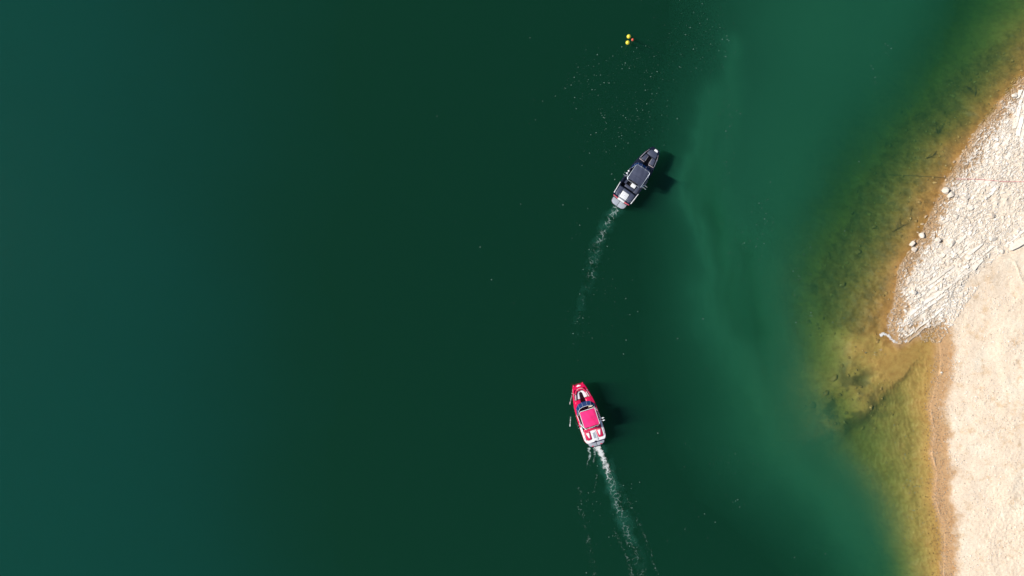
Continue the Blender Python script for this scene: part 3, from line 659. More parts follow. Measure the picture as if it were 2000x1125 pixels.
def branch(px, py, ang, L, label, seed):
    rng = random.Random(seed); x, y, _ = W(px, py); z = float(height(np.array([x]), np.array([y]))[0])
    root = empty('sunken_branch', (x, y, z)); tag(root, label, 'branch')
    def grow(p, a, l, r, dz, depth, mb):
        pts = [Vector(p)]; rad = [r]
        for i in range(5):
            a += rng.uniform(-.28, .28); q = pts[-1] + Vector((math.cos(a), math.sin(a), dz + rng.uniform(-.05, .05))) * l / 5; pts.append(q); rad.append(r * (1 - 0.15 * (i + 1)))
        mb.tube(pts, rad, 5)
        if depth:
            for i in range(1, 5):
                if rng.random() < 0.85: grow(pts[i], a + rng.choice((-1, 1)) * rng.uniform(0.5, 1.2), l * rng.uniform(0.35, 0.6), rad[i] * 0.6, dz * 0.5, depth - 1, mb)
        return mb
    grow((-L / 2 * math.cos(ang), -L / 2 * math.sin(ang), 0.1), ang, L, 0.036, 0.06, 0, MB()).build('limb', m_wood, root, True)
    for k in range(6):
        t = rng.uniform(-.35, .5); grow((t * L * math.cos(ang), t * L * math.sin(ang), 0.14), ang + rng.choice((-1, 1)) * rng.uniform(.4, 1.1), L * rng.uniform(.3, .5), 0.022, 0.08, 1, MB()).build('twig', m_wood, root, True)
branch(1766, 437, R(40), 2.3, 'dark tangle of sunken branches above the standing boulder', 3)
branch(1915, 178, R(110), 2.0, 'dark sunken branch near the top of the rocky shore', 4)
branch(1846, 248, R(120), 2.0, 'dark sunken branch in green water halfway up the shore', 6)
branch(1828, 302, R(20), 1.2, 'short sunken branch just above the mooring rope', 9)

# ------------------------------------------------------------------ wakes, foam, floating bubbles
def ribbon(name, line, w0, w1, dens0, dens1, label, power=1.0, z=0.015, edge=1.0, nu=90, nv=12):
    p = WP(line); d = np.r_[0, np.cumsum(np.hypot(*np.diff(p, axis=0).T))]; t = np.linspace(0, 1, nu)
    x = np.interp(t * d[-1], d, p[:, 0]); y = np.interp(t * d[-1], d, p[:, 1])
    k = np.ones(7) / 7; x = np.convolve(np.pad(x, 3, mode='edge'), k, 'valid'); y = np.convolve(np.pad(y, 3, mode='edge'), k, 'valid')
    tx, ty = np.gradient(x), np.gradient(y); L = np.hypot(tx, ty); nxv, nyv = -ty / L, tx / L
    v = np.linspace(-1, 1, nv + 1); w = (w0 + (w1 - w0) * t) * (0.8 + 0.4 * vnoise(t * 14, t * 0 + 3.3, 71))
    X = x[:, None] + nxv[:, None] * v[None] * w[:, None]; Y = y[:, None] + nyv[:, None] * v[None] * w[:, None]
    D = (dens0 + (dens1 - dens0) * t ** power)[:, None] * (1 - np.abs(v[None]) ** 2.5 * edge)
    Z = z + 0.012 * fbm(X * 3, Y * 3, 73)
    q = np.arange(X.size).reshape(X.shape); Q = np.stack([q[:-1, :-1], q[1:, :-1], q[1:, 1:], q[:-1, 1:]], -1).reshape(-1, 4)
    o = fast_mesh(name, np.stack([X, Y, Z], -1).reshape(-1, 3), Q, [m_surf if name == 'shore_foam' or dens0 > 0.9 else m_foam], True, attrs={'dens': D.ravel()})
    return tag(o, label, 'foam', kind='stuff')
ribbon('wake_foam', WAKE_B[:6], 0.5, 0.95, 0.62, 0.36, 'thin lacy foam trailing from the stern of the black boat', 0.8)
ribbon('wake_foam', WAKE_B[4:], 0.7, 0.4, 0.33, 0.24, 'last faint foam flecks of the black boat wake', 1)
ribbon('wake_foam', [(1164, 868), (1172, 882), (1180, 900), (1187, 922), (1191, 938)], 0.40, 0.50, 1.05, 0.66, 'thick white foam streak boiling up behind the red boat', 0.9)
ribbon('wake_foam', [(1188, 925), (1198, 955), (1208, 990), (1222, 1028), (1240, 1075), (1258, 1130)], 0.6, 1.0, 0.54, 0.36, 'breaking foam of the red boat wake further astern', 0.7)
ribbon('wake_foam', [(1187, 886), (1200, 925), (1222, 968), (1238, 1000), (1256, 1040), (1270, 1080), (1287, 1130)], 0.22, 0.34, 0.30, 0.36, 'thin foam line at the outer edge of the red boat wake', 1)
ribbon('wake_foam', [(1150, 874), (1152, 890), (1148, 905), (1146, 915)], 0.22, 0.14, 0.85, 0.42, 'short foam wisp off the port corner of the red boat', 1)
ribbon('wake_foam', [(1160, 874), (1162, 890), (1158, 905)], 0.2, 0.12, 0.8, 0.4, 'short foam wisp right behind the red boat platform', 1)
ribbon('wake_foam', [(1165, 925), (1164, 945), (1160, 962)], 0.14, 0.10, 0.46, 0.5, 'broken foam thread left of the red boat wake', 1)
ribbon('wake_foam', [(1133, 950), (1132, 985), (1138, 1010), (1150, 1050), (1152, 1080), (1163, 1125)], 0.5, 0.5, 0.33, 0.33, 'scattered foam flecks at the port edge of the red boat wake', 1)
ribbon('wake_foam', [(1196, 1035), (1212, 1060), (1224, 1090), (1238, 1130)], 0.3, 0.4, 0.36, 0.48, 'dotted foam line inside the red boat wake', 1)
ribbon('bow_foam', [(1121, 752), (1118, 765), (1115, 780), (1112, 792)], 0.10, 0.08, 1.0, 0.6, 'white bow wave curling along the port side of the red boat', 1, 0.02)
ribbon('bow_foam', [(1114.5, 812), (1114, 822), (1113, 833)], 0.09, 0.07, 0.6, 1.1, 'detached white wave crest left of the red boat', 1, 0.02)
ribbon('bow_foam', [(1121, 770), (1121, 790), (1124, 815), (1130, 845)], 0.3, 0.16, 0.5, 0.35, 'faint foam along the port side of the red boat', 1, 0.02)
ribbon('shore_foam', [(1718, 656), (1725, 652), (1733, 654), (1739, 661), (1746, 667), (1753, 669)], 0.26, 0.20, 0.95, 0.9, 'bright white wave breaking on the tip of the rock ledge', 1, 0.03)
ribbon('shore_foam', [(1766, 668), (1776, 661), (1786, 655), (1796, 652), (1800, 664)], 0.22, 0.22, 0.85, 0.55, 'thin foam in the lee of the rock tip', 1, 0.03)
ribbon('shore_foam', [(1752, 552), (1750, 580), (1746, 602), (1736, 620), (1738, 640), (1748, 655)], 0.35, 0.6, 0.46, 0.62, 'broken swash foam along the foot of the ledge', 1, 0.03)
ribbon('shore_foam', [(1722, 682), (1712, 690), (1706, 698)], 0.4, 0.3, 0.45, 0.4, 'faint foam patch off the rock tip', 1, 0.02)
ribbon('shore_foam', [(1818, 800), (1825, 846), (1820, 886), (1830, 921), (1827, 969), (1840, 1016), (1846, 1055), (1843, 1125)], 0.28, 0.28, 0.42, 0.42, 'thin swash foam along the wet edge of the sand beach', 1, 0.03)

pts = []
def speck(px, py, rx, ry, n, ang=0.0):
    n = int(n * (0.55 if py < 320 else 0.35)); a = RNG.normal(size=(n, 2)) * np.array([rx, ry]) * 0.5; c, s_ = math.cos(ang), math.sin(ang)
    for q in a: pts.append((px + q[0] * c - q[1] * s_, py + q[0] * s_ + q[1] * c))
for a in ((1250, 130, 120, 70, 260), (1370, 60, 90, 60, 170), (1140, 160, 50, 60, 90), (1240, 230, 90, 60, 200), (1180, 280, 70, 50, 90), (1400, 120, 40, 60, 60), (1420, 230, 25, 60, 70), (1425, 330, 25, 50, 60),
          (1450, 470, 60, 60, 150), (1500, 430, 50, 80, 90), (1560, 560, 40, 90, 120), (1575, 620, 30, 60, 80), (1730, 95, 14, 30, 40), (1712, 150, 10, 60, 40), (1660, 340, 60, 60, 25), (1300, 640, 120, 160, 80), (1180, 600, 90, 130, 90),
          (1150, 500, 60, 120, 120), (1130, 640, 20, 60, 60), (1420, 905, 40, 25, 90), (1440, 985, 40, 30, 40), (1350, 1030, 60, 60, 60), (1590, 1090, 40, 40, 30), (1320, 880, 50, 60, 30), (1150, 960, 30, 130, 90), (1200, 1010, 80, 120, 150),
          (1760, 880, 30, 80, 120), (1780, 960, 18, 80, 160), (1800, 1040, 8, 70, 60), (1600, 760, 60, 60, 30), (1720, 690, 30, 20, 50), (1620, 560, 60, 100, 70), (950, 420, 160, 260, 70), (1020, 220, 120, 140, 40), (1700, 560, 60, 100, 60)):
    speck(*a)
xy = WP(pts); keep = ~inside(LAND, xy[:, 0], xy[:, 1]); xy = xy[keep]; n = len(xy)
r = 0.014 + 0.042 * RNG.uniform(0, 1, n) ** 5; ang = np.arange(6) * math.pi / 3
ring = np.stack([xy[:, None, 0] + r[:, None] * np.cos(ang), xy[:, None, 1] + r[:, None] * np.sin(ang), np.full((n, 6), 0.006)], -1)
top = np.stack([xy[:, 0], xy[:, 1], 0.008 + r * 0.7], -1)[:, None]
V = np.concatenate([ring, top], 1).reshape(-1, 3); F = np.array([(k, (k + 1) % 6, 6) for k in range(6)])[None] + (np.arange(n) * 7)[:, None, None]
tag(fast_mesh('floating_bubbles', V, F.reshape(-1, 3), [m_bubble], True), 'tiny pale bubbles floating in drifts on the water', 'bubbles', kind='stuff')

# ------------------------------------------------------------------ buoys
m_yel = paint('yellow_plastic', (0.78, 0.66, 0.05), 0.4, 0, 0.06, 3); m_redp = paint('red_plastic', (0.62, 0.09, 0.05), 0.35, 0, 0.06, 3); m_line = paint('buoy_line', (0.25, 0.22, 0.12), 0.8)
def buoy(px, py, r, mat, label):
    x, y, _ = W(px, py, r); root = empty('buoy', (x, y, 0)); tag(root, label, 'buoy', 'marker buoys')
    prof = [(r * math.sin(math.pi * k / 14) + 0.0005, r * 0.42 - r * math.cos(math.pi * k / 14)) for k in range(15)]
    MB().lathe(prof, n=28).build('float', mat, root, True)
    MB().lathe([(r * 1.005, r * 0.36), (r * 1.04, r * 0.39), (r * 1.04, r * 0.45), (r * 1.005, r * 0.48)], n=28).build('moulding_band', mat, root, True)
    MB().tube([(0.045 * math.cos(t), 0, r * 1.42 + 0.03 + 0.045 * math.sin(t)) for t in np.linspace(0, 2 * math.pi, 13)[:-1]], 0.014, 6, True).build('eyelet', mat, root, True)
    MB().tube([(0, 0, -r * 0.5), (0.05, 0.02, -1.5), (0.1, -0.05, -6)], 0.012, 5).build('mooring_line', m_line, root, True)
buoy(1228.6, 70.5, 0.195, m_yel, 'upper of the two round yellow buoys')
buoy(1226.5, 82.4, 0.195, m_yel, 'lower of the two round yellow buoys')
buoy(1236.0, 77.0, 0.13, m_redp, 'small round red buoy beside the two yellow ones')

# ------------------------------------------------------------------ boats
m_white = paint('white_gelcoat', (0.80, 0.80, 0.80), 0.25, 0, 0.03, 5, coat=0.3)
m_alu = paint('brushed_aluminium', (0.62, 0.66, 0.72), 0.35, 0.6, 0.05)
m_glass, nt, out = new_mat('blue_windscreen')
b = N(nt, 'ShaderNodeBsdfPrincipled'); b.inputs['Base Color'].default_value = (0.010, 0.045, 0.17, 1); b.inputs['Roughness'].default_value = 0.08
t_ = N(nt, 'ShaderNodeBsdfTransparent'); t_.inputs[0].default_value = (0.25, 0.45, 0.85, 1); mx = N(nt, 'ShaderNodeMixShader'); mx.inputs[0].default_value = 0.78
nt.links.new(t_.outputs[0], mx.inputs[1]); nt.links.new(b.outputs[0], mx.inputs[2]); nt.links.new(mx.outputs[0], out.inputs[0])
m_rub = paint('black_rubber', (0.012, 0.012, 0.014), 0.6); m_floor = paint('dark_carpet', (0.03, 0.026, 0.032), 0.9, 0, 0.1, 20, 0.4, 150)
m_pad = paint('grey_foam_decking', (0.34, 0.37, 0.42), 0.75, 0, 0.05, 8, 0.3, 90); m_cream = paint('cream_plastic', (0.75, 0.66, 0.48), 0.4)
PAL_R = dict(hull=paint('red_gelcoat', (0.70, 0.005, 0.075), 0.22, 0, 0.04, 4, coat=0.5), deck=None, seat=paint('crimson_vinyl', (0.60, 0.012, 0.075), 0.42, 0, 0.06, 9, 0.15, 40),
             accent=paint('white_vinyl', (0.80, 0.79, 0.80), 0.45, 0, 0.05, 9, 0.15, 40), canvas=paint('pink_red_canvas', (0.86, 0.020, 0.18), 0.85, 0, 0.05, 3, 0.4, 220), floor=paint('maroon_carpet', (0.075, 0.028, 0.045), 0.9, 0, 0.1, 20))
PAL_B = dict(hull=paint('black_gelcoat', (0.007, 0.010, 0.022), 0.2, 0, 0.04, 4, coat=0.5), seat=paint('charcoal_vinyl', (0.052, 0.060, 0.100), 0.5, 0, 0.08, 9, 0.15, 40),
             accent=paint('pale_grey_vinyl', (0.22, 0.22, 0.25), 0.5, 0, 0.06, 9, 0.15, 40), canvas=paint('charcoal_canvas', (0.046, 0.054, 0.094), 0.85, 0, 0.06, 3, 0.4, 220), floor=m_floor)
PAL_R['deck'] = PAL_R['hull']; PAL_B['deck'] = PAL_B['hull']
m_rose = paint('rose_trim', (0.62, 0.10, 0.13), 0.4); m_rim = paint('greyish_pink_trim', (0.36, 0.30, 0.31), 0.4)

def mirror_x(poly): return [(-x, y) for x, y in poly][::-1]
def boat(label, px, py, heading, off, table, pal, red, pitch):
    x, y, _ = W(px, py, 0.3); hd = R(heading)
    x += math.cos(hd) * off; y += -math.sin(hd) * off
    root = empty('motorboat', (x, y, 0), -hd); root.rotation_euler = (R(pitch), 0, -hd); tag(root, label, 'boat', 'wake boats under way')
    tu = [q[0] for q in table]; tw = [q[1] for q in table]; u0, u1 = tu[0], tu[-1]
    w = lambda u: float(np.interp(u, tu, tw)); zg = lambda u: 0.80 + 0.24 * max(0, (u - 1.2) / 5.2) ** 1.6
    zk = lambda u: -0.35 + 0.75 * max(0, (u - 3.6) / 2.9) ** 2.2
    us = list(np.linspace(u0, u1, 40))
    # hull shell
    mb = MB(); rows = []
    for u in us:
        a, g, k = w(u), zg(u), zk(u); c = k + (g - k) * 0.42
        half = [(0, k), (a * 0.55, k + 0.10), (a * 0.86, c - 0.06), (a * 0.90, c), (a * 0.985, g - 0.14), (a + 0.025, g - 0.11), (a + 0.025, g - 0.06), (a, g - 0.03)]
        rows.append([(-p, u, q) for p, q in half[:0:-1]] + [(p, u, q) for p, q in half])
    m = len(rows[0]); vs = [p for r_ in rows for p in r_]
    fs = [(i * m + j, i * m + j + 1, (i + 1) * m + j + 1, (i + 1) * m + j) for i in range(len(us) - 1) for j in range(m - 1)]
    fs += [tuple(range(m)), tuple(range((len(us) - 1) * m, len(us) * m))[::-1]]
    hull = mb.add(vs, fs).build('hull', pal['hull'], root, True)
    # deck moulding: a ring round the cockpit, wide over the bow and the stern
    uo0, uo1, rim = 1.80, 5.98, 0.17
    def inner(u):
        v = min(max(u, uo0), uo1); k = 1 - 0.25 * max(0, (v - 4.5) / 1.5); return v, max(0.05, w(v) - rim * k)
    uu = list(np.linspace(u0, u1, 60))
    outl = [(-w(u), u, zg(u)) for u in uu] + [(w(u), u, zg(u)) for u in uu[::-1]]
    inn = []
    for sgn, ul in ((-1, uu), (1, uu[::-1])):
        for u in ul:
            v, iw = inner(u)
            if u < uo0: f_ = (u - u0) / (uo0 - u0); iw = iw * (0.35 + 0.65 * f_)
            if u > uo1: f_ = (u1 - u) / (u1 - uo1); iw = iw * (0.25 + 0.75 * f_)
            inn.append((sgn * iw, v, zg(v)))
    def ring(lo, hi, mat, name):
        n = len(outl); mb = MB(); vs = []; fs = []
        for i in range(n):
            o, q = Vector(outl[i]), Vector(inn[i])
            vs += [(o.x, o.y, o.z - 0.035), (o.x * 0.985, o.y, o.z), (q.x * 1.01 + (o.x - q.x) * 0.12, q.y + (o.y - q.y) * 0.1, q.z + 0.035), tuple(q + Vector((0, 0, 0.03))), (q.x, q.y, q.z - 0.10)]
        for i in range(n):
            j = (i + 1) % n; um = (outl[i][1] + outl[j][1]) / 2
            if lo <= um < hi:
                for k in range(4): fs.append((i * 5 + k, j * 5 + k, j * 5 + k + 1, i * 5 + k + 1))
        used = sorted({i for f in fs for i in f}); mp_ = {a: b_ for b_, a in enumerate(used)}
        return mb.add([vs[i] for i in used], [tuple(mp_[i] for i in f) for f in fs]).build(name, mat, root, True)
    split = 2.35
    ring(split, 99, pal['deck'], 'bow_deck'); ring(-9, split, m_white if red else pal['deck'], 'stern_deck')
    # liner: cockpit sides and sole
    ul = list(np.linspace(uo0, uo1, 26)); mb = MB(); vs = []
    for u in ul:
        iw = inner(u)[1]; fz = 0.28 + 0.22 * max(0, (u - 4.6) / 1.4)
        vs += [(-iw, u, zg(u) - 0.08), (-iw * 0.93, u, fz), (iw * 0.93, u, fz), (iw, u, zg(u) - 0.08)]
    fs = [(i * 4 + k, i * 4 + k + 1, i * 4 + 5 + k, i * 4 + 4 + k) for i in range(len(ul) - 1) for k in range(3)]
    n4 = (len(ul) - 1) * 4; fs += [(3, 2, 1, 0), (n4, n4 + 1, n4 + 2, n4 + 3)]
    mb.add(vs, fs).build('cockpit_liner', pal['floor'], root)
    def cush(name, poly, z0, z1, mat, r=0.04, parent=None): return MB().prism(poly, z0, z1, r, r).build(name, mat, parent or root, True)
    # swim platform
    pw = 0.86 if red else 0.80
    plat = [(-pw * 0.62, 0.0), (-0.2, -0.03), (0.2, -0.03), (pw * 0.62, 0.0), (pw * 0.9, 0.14), (pw, 0.36), (pw * 1.02, 0.66), (-pw * 1.02, 0.66), (-pw, 0.36), (-pw * 0.9, 0.14)]
    pf = cush('swim_platform', plat, 0.20, 0.30, m_rub, 0.02)
    for sx in (-1, 1):
        q = [(0.02, 0.02), (pw * 0.58, 0.05), (pw * 0.84, 0.17), (pw * 0.93, 0.37), (pw * 0.95, 0.60), (0.02, 0.60)]
        if sx < 0: q = mirror_x(q)
        cush('deck_pad', q, 0.295, 0.315, m_pad, 0.006, pf)
        if red: cush('logo_mark', [(sx * 0.42 + a_, b_) for a_, b_ in ((-.13, .08), (.05, .06), (.13, .12), (.02, .13), (-.06, .17))], 0.312, 0.320, pal['seat'], 0.002, pf)
    MB().box((0, 0.30, 0.317), (0.012, 0.5, 0.006)).build('seam', m_rub, pf)
    # dashboards each side of the walk-through, windscreen
    for sx in (-1, 1):
        q = [(0.24, 4.30), (w(4.3) - 0.16, 4.25), (w(4.6) - 0.15, 4.62), (w(4.92) - 0.15, 4.93), (0.26, 4.90)]
        if sx < 0: q = mirror_x(q)
        d_ = cush('dashboard', q, 0.30, 0.98, pal['hull'], 0.05)
        q = [(0.24, 4.86), (w(4.9) - 0.12, 4.88), (w(4.9) - 0.12, 4.95), (0.24, 4.93)]
        if sx < 0: q = mirror_x(q)
        cush('trim_strip', q, 0.93, 1.0, m_rim if not red else pal['hull'], 0.015, d_)
    plan = [(-0.98, 3.75), (-0.90, 4.22), (-0.62, 4.55), (-0.23, 4.64), (0.23, 4.64), (0.62, 4.55), (0.90, 4.22), (0.98, 3.75)]
    topp = [(-0.93, 3.62), (-0.80, 3.98), (-0.56, 4.20), (-0.22, 4.28), (0.22, 4.28), (0.56, 4.20), (0.80, 3.98), (0.93, 3.62)]
    ws = MB().tube([(a, b_, 1.44) for a, b_ in topp], 0.016, 6).build('windscreen', m_white if red else m_alu, root, True)
    for i in range(7):
        (a, b_), (c, d_), (e, f_), (g, h_) = plan[i], plan[i + 1], topp[i + 1], topp[i]; t = 0.008
        n_ = Vector((c - a, d_ - b_, 0)).cross(Vector((g - a, h_ - b_, 0.45))); n_.normalize(); n_ *= t
        P4 = [Vector((a, b_, 0.98)), Vector((c, d_, 0.98)), Vector((e, f_, 1.43)), Vector((g, h_, 1.43))]
        vs = [p + n_ for p in P4] + [p - n_ for p in P4]
        MB().add(vs, [(0, 1, 2, 3), (7, 6, 5, 4), (0, 4, 5, 1), (1, 5, 6, 2), (2, 6, 7, 3), (3, 7, 4, 0)]).build('pane', m_glass, ws)
        if 0 < i: MB().tube([(a, b_, 0.98), (g, h_, 1.44)], 0.012, 6).build('mullion', m_alu, ws, True)
    mir = MB().box((0.47, 4.17, 1.60), (0.42, 0.07, 0.11)).build('mirror', m_cream if red else m_rub, root, bevel=0.02)
    MB().tube([(0.47, 4.2, 1.44), (0.47, 4.18, 1.58)], 0.014, 6).build('mirror_post', m_alu, mir, True)
    MB().tube([(0.47 + 0.17 * math.cos(t), 4.02 + 0.05 * math.sin(t), 1.12 + 0.16 * math.sin(t)) for t in np.linspace(0, 2 * math.pi, 19)[:-1]], 0.017, 6, True).build('steering_wheel', m_cream if red else m_rub, root, True)
    if red:
        for k, (a, b_) in enumerate(((0.34, 4.16), (0.66, 4.08), (0.80, 3.98))): cush('helm_block', [(a, b_), (a + 0.10, b_ + 0.02), (a + 0.09, b_ + 0.08), (a, b_ + 0.06)], 0.98, 1.10, m_cream, 0.01)  # small cream blocks at the helm, not identified as any fitting
    # cockpit seats
    cush('driver_seat', [(0.24, 3.05), (0.74, 3.05), (0.74, 3.55), (0.24, 3.55)], 0.3, 0.74, pal['seat'], 0.06)
    cush('seat_back', [(0.24, 2.90), (0.74, 2.90), (0.74, 3.05), (0.24, 3.05)], 0.5, 1.12, pal['accent'] if red else pal['seat'], 0.05)
    cush('side_bench', mirror_x([(0.48, 2.25), (w(3) - 0.19, 2.25), (w(3) - 0.19, 3.9), (0.48, 3.9)]), 0.3, 0.62, pal['seat'], 0.05)
    cush('side_bench', [(0.52, 1.95), (w(2) - 0.19, 1.95), (w(2) - 0.19, 2.85), (0.52, 2.85)], 0.3, 0.70, pal['seat'], 0.05)
    # tower and bimini
    tm = m_white if red else m_alu
    BX, Y0, Y1, ZB = 0.76, 2.36, 4.06, 2.12
    for sx in (-1, 1):
        MB().tube([(sx * 1.0, 3.55, 0.86), (sx * 0.99, 3.30, 1.35), (sx * 0.95, 2.95, 1.85), (sx * 0.86, 2.62, 2.04), (sx * 0.72, 2.42, 2.10)], 0.036, 8).build('tower_leg', tm, root, True)
        MB().tube([(sx * 1.02, 2.75, 0.86), (sx * 1.0, 2.70, 1.40), (sx * 0.95, 2.66, 1.88)], 0.032, 8).build('tower_leg', tm, root, True)
        rk = MB().box((sx * 0.98, 3.02, 1.90), (0.09, 0.55, 0.07)).build('board_rack', m_alu if red else pal['seat'], root, bevel=0.02)
        for yy in (2.60, 2.84):
            MB().tube([(sx * 0.98, yy + 0.02, 1.92), (sx * 1.12, yy, 1.95), (sx * 1.30, yy - 0.02, 1.99)], 0.018, 6).build('rack_arm', m_alu, rk, True)
            if red and sx > 0: MB().prism([(1.12, yy - 0.05), (1.22, yy - 0.065), (1.36, yy + 0.0), (1.22, yy + 0.06), (1.12, yy + 0.05)], 1.99, 2.02, 0.006).build('rack_fork', m_white, rk)
        if not red and sx < 0:
            for yy in (3.12, 2.86): MB().lathe([(0.02, 0), (0.075, 0.03), (0.085, 0.1), (0.03, 0.15)], (-1.03, yy, 1.92), 14).build('tower_light', m_white, root, True)
    fr_ = MB().tube([(-BX + 0.10, Y1, ZB), (-BX, Y1 - 0.10, ZB), (-BX, Y0 + 0.14, ZB), (-BX + 0.12, Y0, ZB), (BX - 0.12, Y0, ZB), (BX, Y0 + 0.14, ZB), (BX, Y1 - 0.10, ZB), (BX - 0.10, Y1, ZB)], 0.030, 8, True).build('bimini_frame', tm, root, True)
    MB().tube([(-BX, 3.2, ZB - 0.01), (0, 3.2, ZB + 0.075), (BX, 3.2, ZB - 0.01)], 0.018, 6).build('bimini_bow', tm, fr_, True)
    # canvas: cambered sheet with a hem
    nx_, ny_ = 16, 18; vs = []; fs = []; yb, yt, xb = 2.47, 4.03, 0.725
    for lay in (0, 1):
        for j in range(ny_ + 1):
            for i in range(nx_ + 1):
                a = -1 + 2 * i / nx_; b_ = -1 + 2 * j / ny_; cx = xb * a * (1 - 0.03 * b_ * b_); cy = (yb + yt) / 2 + (yt - yb) / 2 * b_ * (1 - 0.025 * (1 - a * a))
                sag = 0.022 * math.sin(b_ * math.pi * 1.5 + 0.5) * (1 - a * a) + 0.008 * math.sin(9 * a + 3 * b_)
                vs.append((cx, cy, ZB + 0.035 + 0.10 * (1 - a * a) + sag - (0.012 if lay else 0)))
    q = lambda l, j, i: l * (nx_ + 1) * (ny_ + 1) + j * (nx_ + 1) + i
    for j in range(ny_):
        for i in range(nx_):
            fs += [(q(0, j, i), q(0, j, i + 1), q(0, j + 1, i + 1), q(0, j + 1, i)), (q(1, j + 1, i), q(1, j + 1, i + 1), q(1, j, i + 1), q(1, j, i))]
    for i in range(nx_): fs += [(q(1, 0, i), q(1, 0, i + 1), q(0, 0, i + 1), q(0, 0, i)), (q(0, ny_, i), q(0, ny_, i + 1), q(1, ny_, i + 1), q(1, ny_, i))]
    for j in range(ny_): fs += [(q(0, j, 0), q(0, j + 1, 0), q(1, j + 1, 0), q(1, j, 0)), (q(1, j, nx_), q(1, j + 1, nx_), q(0, j + 1, nx_), q(0, j, nx_))]
    cv = MB().add(vs, fs).build('bimini_canvas', pal['canvas'], root, True)
    for yy in (3.05, 3.42): MB().tube([(0.70 * a, yy, ZB + 0.042 + 0.10 * (1 - a * a)) for a in np.linspace(-1, 1, 13)], 0.012, 5).build('seam', pal['canvas'], cv, True)
    lace = MB()
    for k in range(11):
        a = -0.62 + 1.24 * k / 10; lace.tube([(a, 2.46, ZB + 0.06), (a + 0.03, 2.33, ZB + 0.035)], 0.022, 5)
    lace.build('lacing', m_rub, fr_)
    for sx in (-1, 1):
        for yy in (1.15, 3.6, 5.6): MB().tube([(sx * (w(yy) - 0.07), yy - 0.09, zg(yy) + 0.05), (sx * (w(yy) - 0.07), yy + 0.09, zg(yy) + 0.05)], 0.016, 6).build('cleat', m_alu, root, True)
        MB().tube([(sx * (w(5.0) - 0.1), 5.0, zg(5) + 0.03), (sx * (w(5.1) - 0.1), 5.1, zg(5.1) + 0.10), (sx * (w(5.6) - 0.1), 5.6, zg(5.6) + 0.10), (sx * (w(5.7) - 0.1), 5.7, zg(5.7) + 0.03)], 0.014, 6).build('grab_rail', m_alu, root, True)
    G = zg(1.2)
    if red:
        # bow: white U cushions inside crimson bolsters, white arcs on the nose
        for sx in (-1, 1):
            f = (lambda p: p) if sx > 0 else mirror_x
            cush('bow_bolster', f([(0.60, 4.98), (w(5) - 0.19, 4.98), (w(5.5) - 0.17, 5.5), (0.42, 5.92), (0.25, 5.80), (0.47, 5.50)]), 0.5, 1.0, pal['seat'], 0.05)
            cush('bow_seat', f([(0.20, 4.98), (0.58, 4.98), (0.50, 5.38), (0.30, 5.66), (0.06, 5.74), (0.02, 5.60), (0.16, 5.50)]), 0.45, 0.84, pal['accent'], 0.05)
            cush('bolster_stripe', f([(0.63, 4.99), (0.69, 4.99), (0.56, 5.50), (0.51, 5.48)]), 0.99, 1.015, m_white, 0.006)
            cush('bow_horn', f([(0.36, 6.28), (0.52, 6.24), (0.50, 6.46), (0.43, 6.48)]), 0.8, 1.07, pal['hull'], 0.02)
        arc = lambda r0, r1, yc, a0, a1: [(r1 * math.sin(t), yc + r1 * 0.55 * math.cos(t)) for t in np.linspace(a1, a0, 9)] + [(r0 * math.sin(t), yc + r0 * 0.55 * math.cos(t)) for t in np.linspace(a0, a1, 9)]
        cush('bow_pad', [(-0.30, 5.78), (0.30, 5.78), (0.36, 5.98), (-0.36, 5.98)], 0.6, 1.0, pal['seat'], 0.03)
        cush('nose_stripe', arc(0.30, 0.345, 5.82, -1.1, 1.1), zg(6) + 0.045, zg(6) + 0.055, m_white, 0.003)
        cush('nose_badge', [(-0.17, 6.20), (0.17, 6.20), (0.24, 6.26), (0.10, 6.31), (0.04, 6.37), (-0.06, 6.37), (-0.12, 6.30), (-0.22, 6.27)], 0.95, zg(6.25) + 0.045, m_white, 0.004)
        # stern: white deck, crimson pads with white centres, grey tread on the walk-over
        for sx in (-1, 1):
            f = (lambda p: p) if sx > 0 else mirror_x
            cush('sun_pad', f([(0.30, 1.70), (0.33, 0.98), (0.40, 0.90), (0.70, 0.88), (0.84, 0.98), (0.86, 1.70)]), 0.7, G + 0.10, pal['seat'], 0.04)
            cush('sun_pad_inlay', f([(0.42, 1.62), (0.47, 1.14), (0.53, 1.08), (0.58, 1.14), (0.72, 1.62)]), 0.8, G + 0.125, pal['accent'], 0.02)
            cush('deck_side', f([(0.87, 0.92), (0.99, 1.0), (1.0, 2.3), (0.90, 2.3)]), G - 0.1, G + 0.06, m_white, 0.03)
        cush('walk_over', [(-0.27, 0.68), (0.27, 0.68), (0.24, 1.60), (0.12, 1.70), (-0.12, 1.70), (-0.24, 1.60)], 0.6, G + 0.08, m_white, 0.04)
        cush('tread_pad', [(-0.13, 0.92), (0.13, 0.92), (0.13, 1.50), (-0.13, 1.50)], G, G + 0.09, m_pad, 0.008)
        cush('bench_back', [(-0.86, 1.72), (0.86, 1.72), (0.84, 2.02), (-0.84, 2.02)], 0.4, G + 0.12, pal['seat'], 0.06)
        cush('light_bar', [(-0.29, 2.06), (0.29, 2.06), (0.29, 2.15), (-0.29, 2.15)], 1.14, 1.22, m_white, 0.02)
        for sx in (-1, 1):
            MB().tube([(sx * 0.25, 2.1, 1.2), (sx * 0.25, 2.36, 2.1)], 0.014, 6).build('bar_stay', m_alu, root, True)
            MB().tube([(sx * 0.52, 1.95, G + 0.12), (sx * 0.60, 2.03, G + 0.16), (sx * 0.70, 2.06, G + 0.12)], 0.03, 6).build('grab_handle', m_white, root, True)
